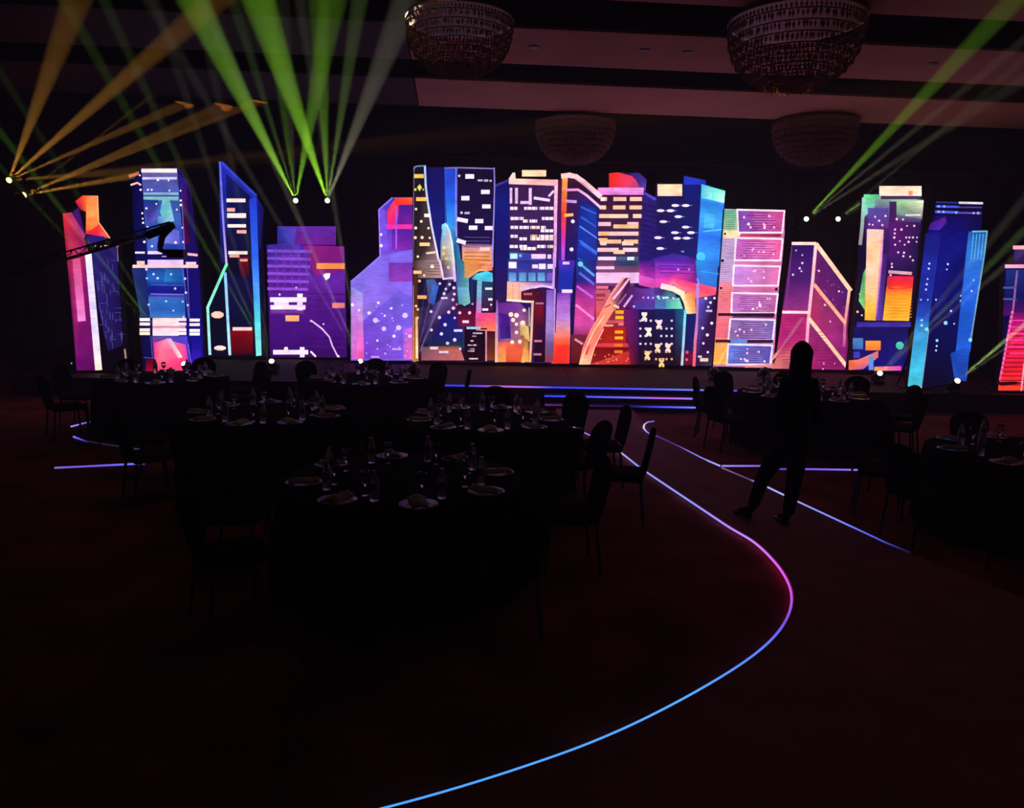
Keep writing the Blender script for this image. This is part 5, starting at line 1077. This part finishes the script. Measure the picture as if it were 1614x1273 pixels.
skinned('jacket', grow(tk, .014), [e for e in E0 if e[0] in tk and e[1] in tk], 'pelvis', 'dark_clothes', person)
lk = ['pelvis', 'hpl', 'knl', 'anl', 'hpr', 'knr', 'anr']
skinned('trousers', grow(lk, .016), [e for e in E0 if e[0] in lk and e[1] in lk], 'pelvis', 'dark_clothes', person)
for s, a in (('l', 'anl'), ('r', 'anr')):
    A = J0[a][0]; T = J0['to' + s][0]
    skinned('shoe', {'heel': (A + Vector((0, -.02, -.055)), (.036, .034)), 'mid': ((A + T) / 2 + Vector((0, 0, -.028)), (.040, .030)), 'tip': (T + (T - A) * .25 + Vector((0, 0, .004)), (.034, .022))}, [('heel', 'mid'), ('mid', 'tip')], 'heel', 'shoe', person, 2)
hd = J0['crown'][0]
hk = {'cap': (hd + Vector((.002, -.01, .092)), (.020, .022)), 'top': (hd + Vector((0, -.01, .058)), (.070, .072)), 'brow': (hd + Vector((0, -.012, .005)), (.104, .100)), 'mid': (J0['skull'][0] + Vector((0, -.03, 0)), (.112, .10)), 'nape': (V(1260, 592, -.06), (.118, .07)), 'low': (V(1258, 612, -.09), (.12, .05)), 'end': (V(1256, 634, -.10), (.075, .03))}
skinned('hair', hk, [('cap', 'top'), ('top', 'brow'), ('brow', 'mid'), ('mid', 'nape'), ('nape', 'low'), ('low', 'end')], 'mid', 'dark_hair', person, 2)
# face: looks towards the stage, away from the camera
fc = J0['skull'][0]
fm = MB(); fm.lathe([(0.0, -.045), (.012, -.03), (.014, -.01), (.008, .02), (0, .03)], 8, fc + Vector((0, .088, .005)))
fm.build('nose', 'skin', person, True)
for sx in (-1, 1):
    MB().lathe([(0, -.008), (.012, -.004), (.012, .004), (0, .008)], 8, fc + Vector((sx * .030, .082, .035))).build('eye', 'white_cap', person, True)
MB().box(fc + Vector((0, .082, -.045)), (.045, .012, .010)).build('mouth', 'skin', person)

# ------------------------------------------------------------------ camera crane reaching in from the left
CY = 11.0
tip = at(268, 356, CY); piv = at(-170, 482, CY)
cr = empty('camera_crane', (piv.x, CY, 0)); tag(cr, 'black camera crane arm reaching across the two leftmost towers', 'camera crane')
o_ = Vector((piv.x, CY, 0)); P0 = piv - o_; P1 = tip - o_; d = (P1 - P0).normalized(); up = Vector((0, 0, 1))
MB().tube([(0, 0, 0.12), (0, 0, P0.z)], 0.06, 12).build('column', 'metal_black', cr)
for k in range(3):
    t = 2 * PI * k / 3 + .3; MB().tube([(0, 0, 0.5), (0.7 * math.cos(t), 0.7 * math.sin(t), 0.03)], 0.03, 8).build('leg', 'metal_black', cr)
back = P0 - d * 1.6
for off in (Vector((0, 0, .055)), Vector((0, 0.05, -.045)), Vector((0, -0.05, -.045))):
    MB().tube([back + off, P1 + off], 0.013, 6).build('arm_tube', 'metal_black', cr)
n = 26; mb = MB()
for k in range(n):
    a = back.lerp(P1, k / n); b = back.lerp(P1, (k + .5) / n); e = back.lerp(P1, (k + 1) / n)
    for sy in (-.05, .05): mb.tube([a + Vector((0, sy, -.045)), b + Vector((0, 0, .055)), e + Vector((0, sy, -.045))], 0.006, 4)
mb.build('arm_lattice', 'metal_black', cr)
MB().box(back, (.3, .25, .3)).build('counterweight', 'metal_black', cr)
h1 = at(252, 391, CY) - o_; hm_ = at(256, 373, CY) - o_; h2 = at(279, 400, CY) - o_; lo_ = at(232, 371, CY) - o_
MB().tube([P1 + Vector((.04, 0, .02)), P1.lerp(hm_, .5), hm_, h1], [.05, .05, .045, .04], 8).build('hanging_bracket', 'metal_black', cr)
MB().tube([lo_, P1 + Vector((.05, 0, .01))], [.06, .05], 8).build('arm_head', 'metal_black', cr)
cmt = MB().tube([h1 - Vector((0.02, 0, .02)), h2 - Vector((.08, 0, 0))], .03, 8).build('camera_mount', 'metal_black', cr)
bevel(MB().box(h2, (.24, .16, .12)).build('camera_body', 'metal_black', cmt), .01)
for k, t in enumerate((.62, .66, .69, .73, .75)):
    q = P0.lerp(P1, t) + Vector((0, -.06, (.03, -.01, .02, .04, .03)[k])); MB().lathe([(0, -.012), (.012, 0), (0, .012)], 8, q).build('glint_bead', 'white_cap', cr)  # white beads stand in for the glints along the arm
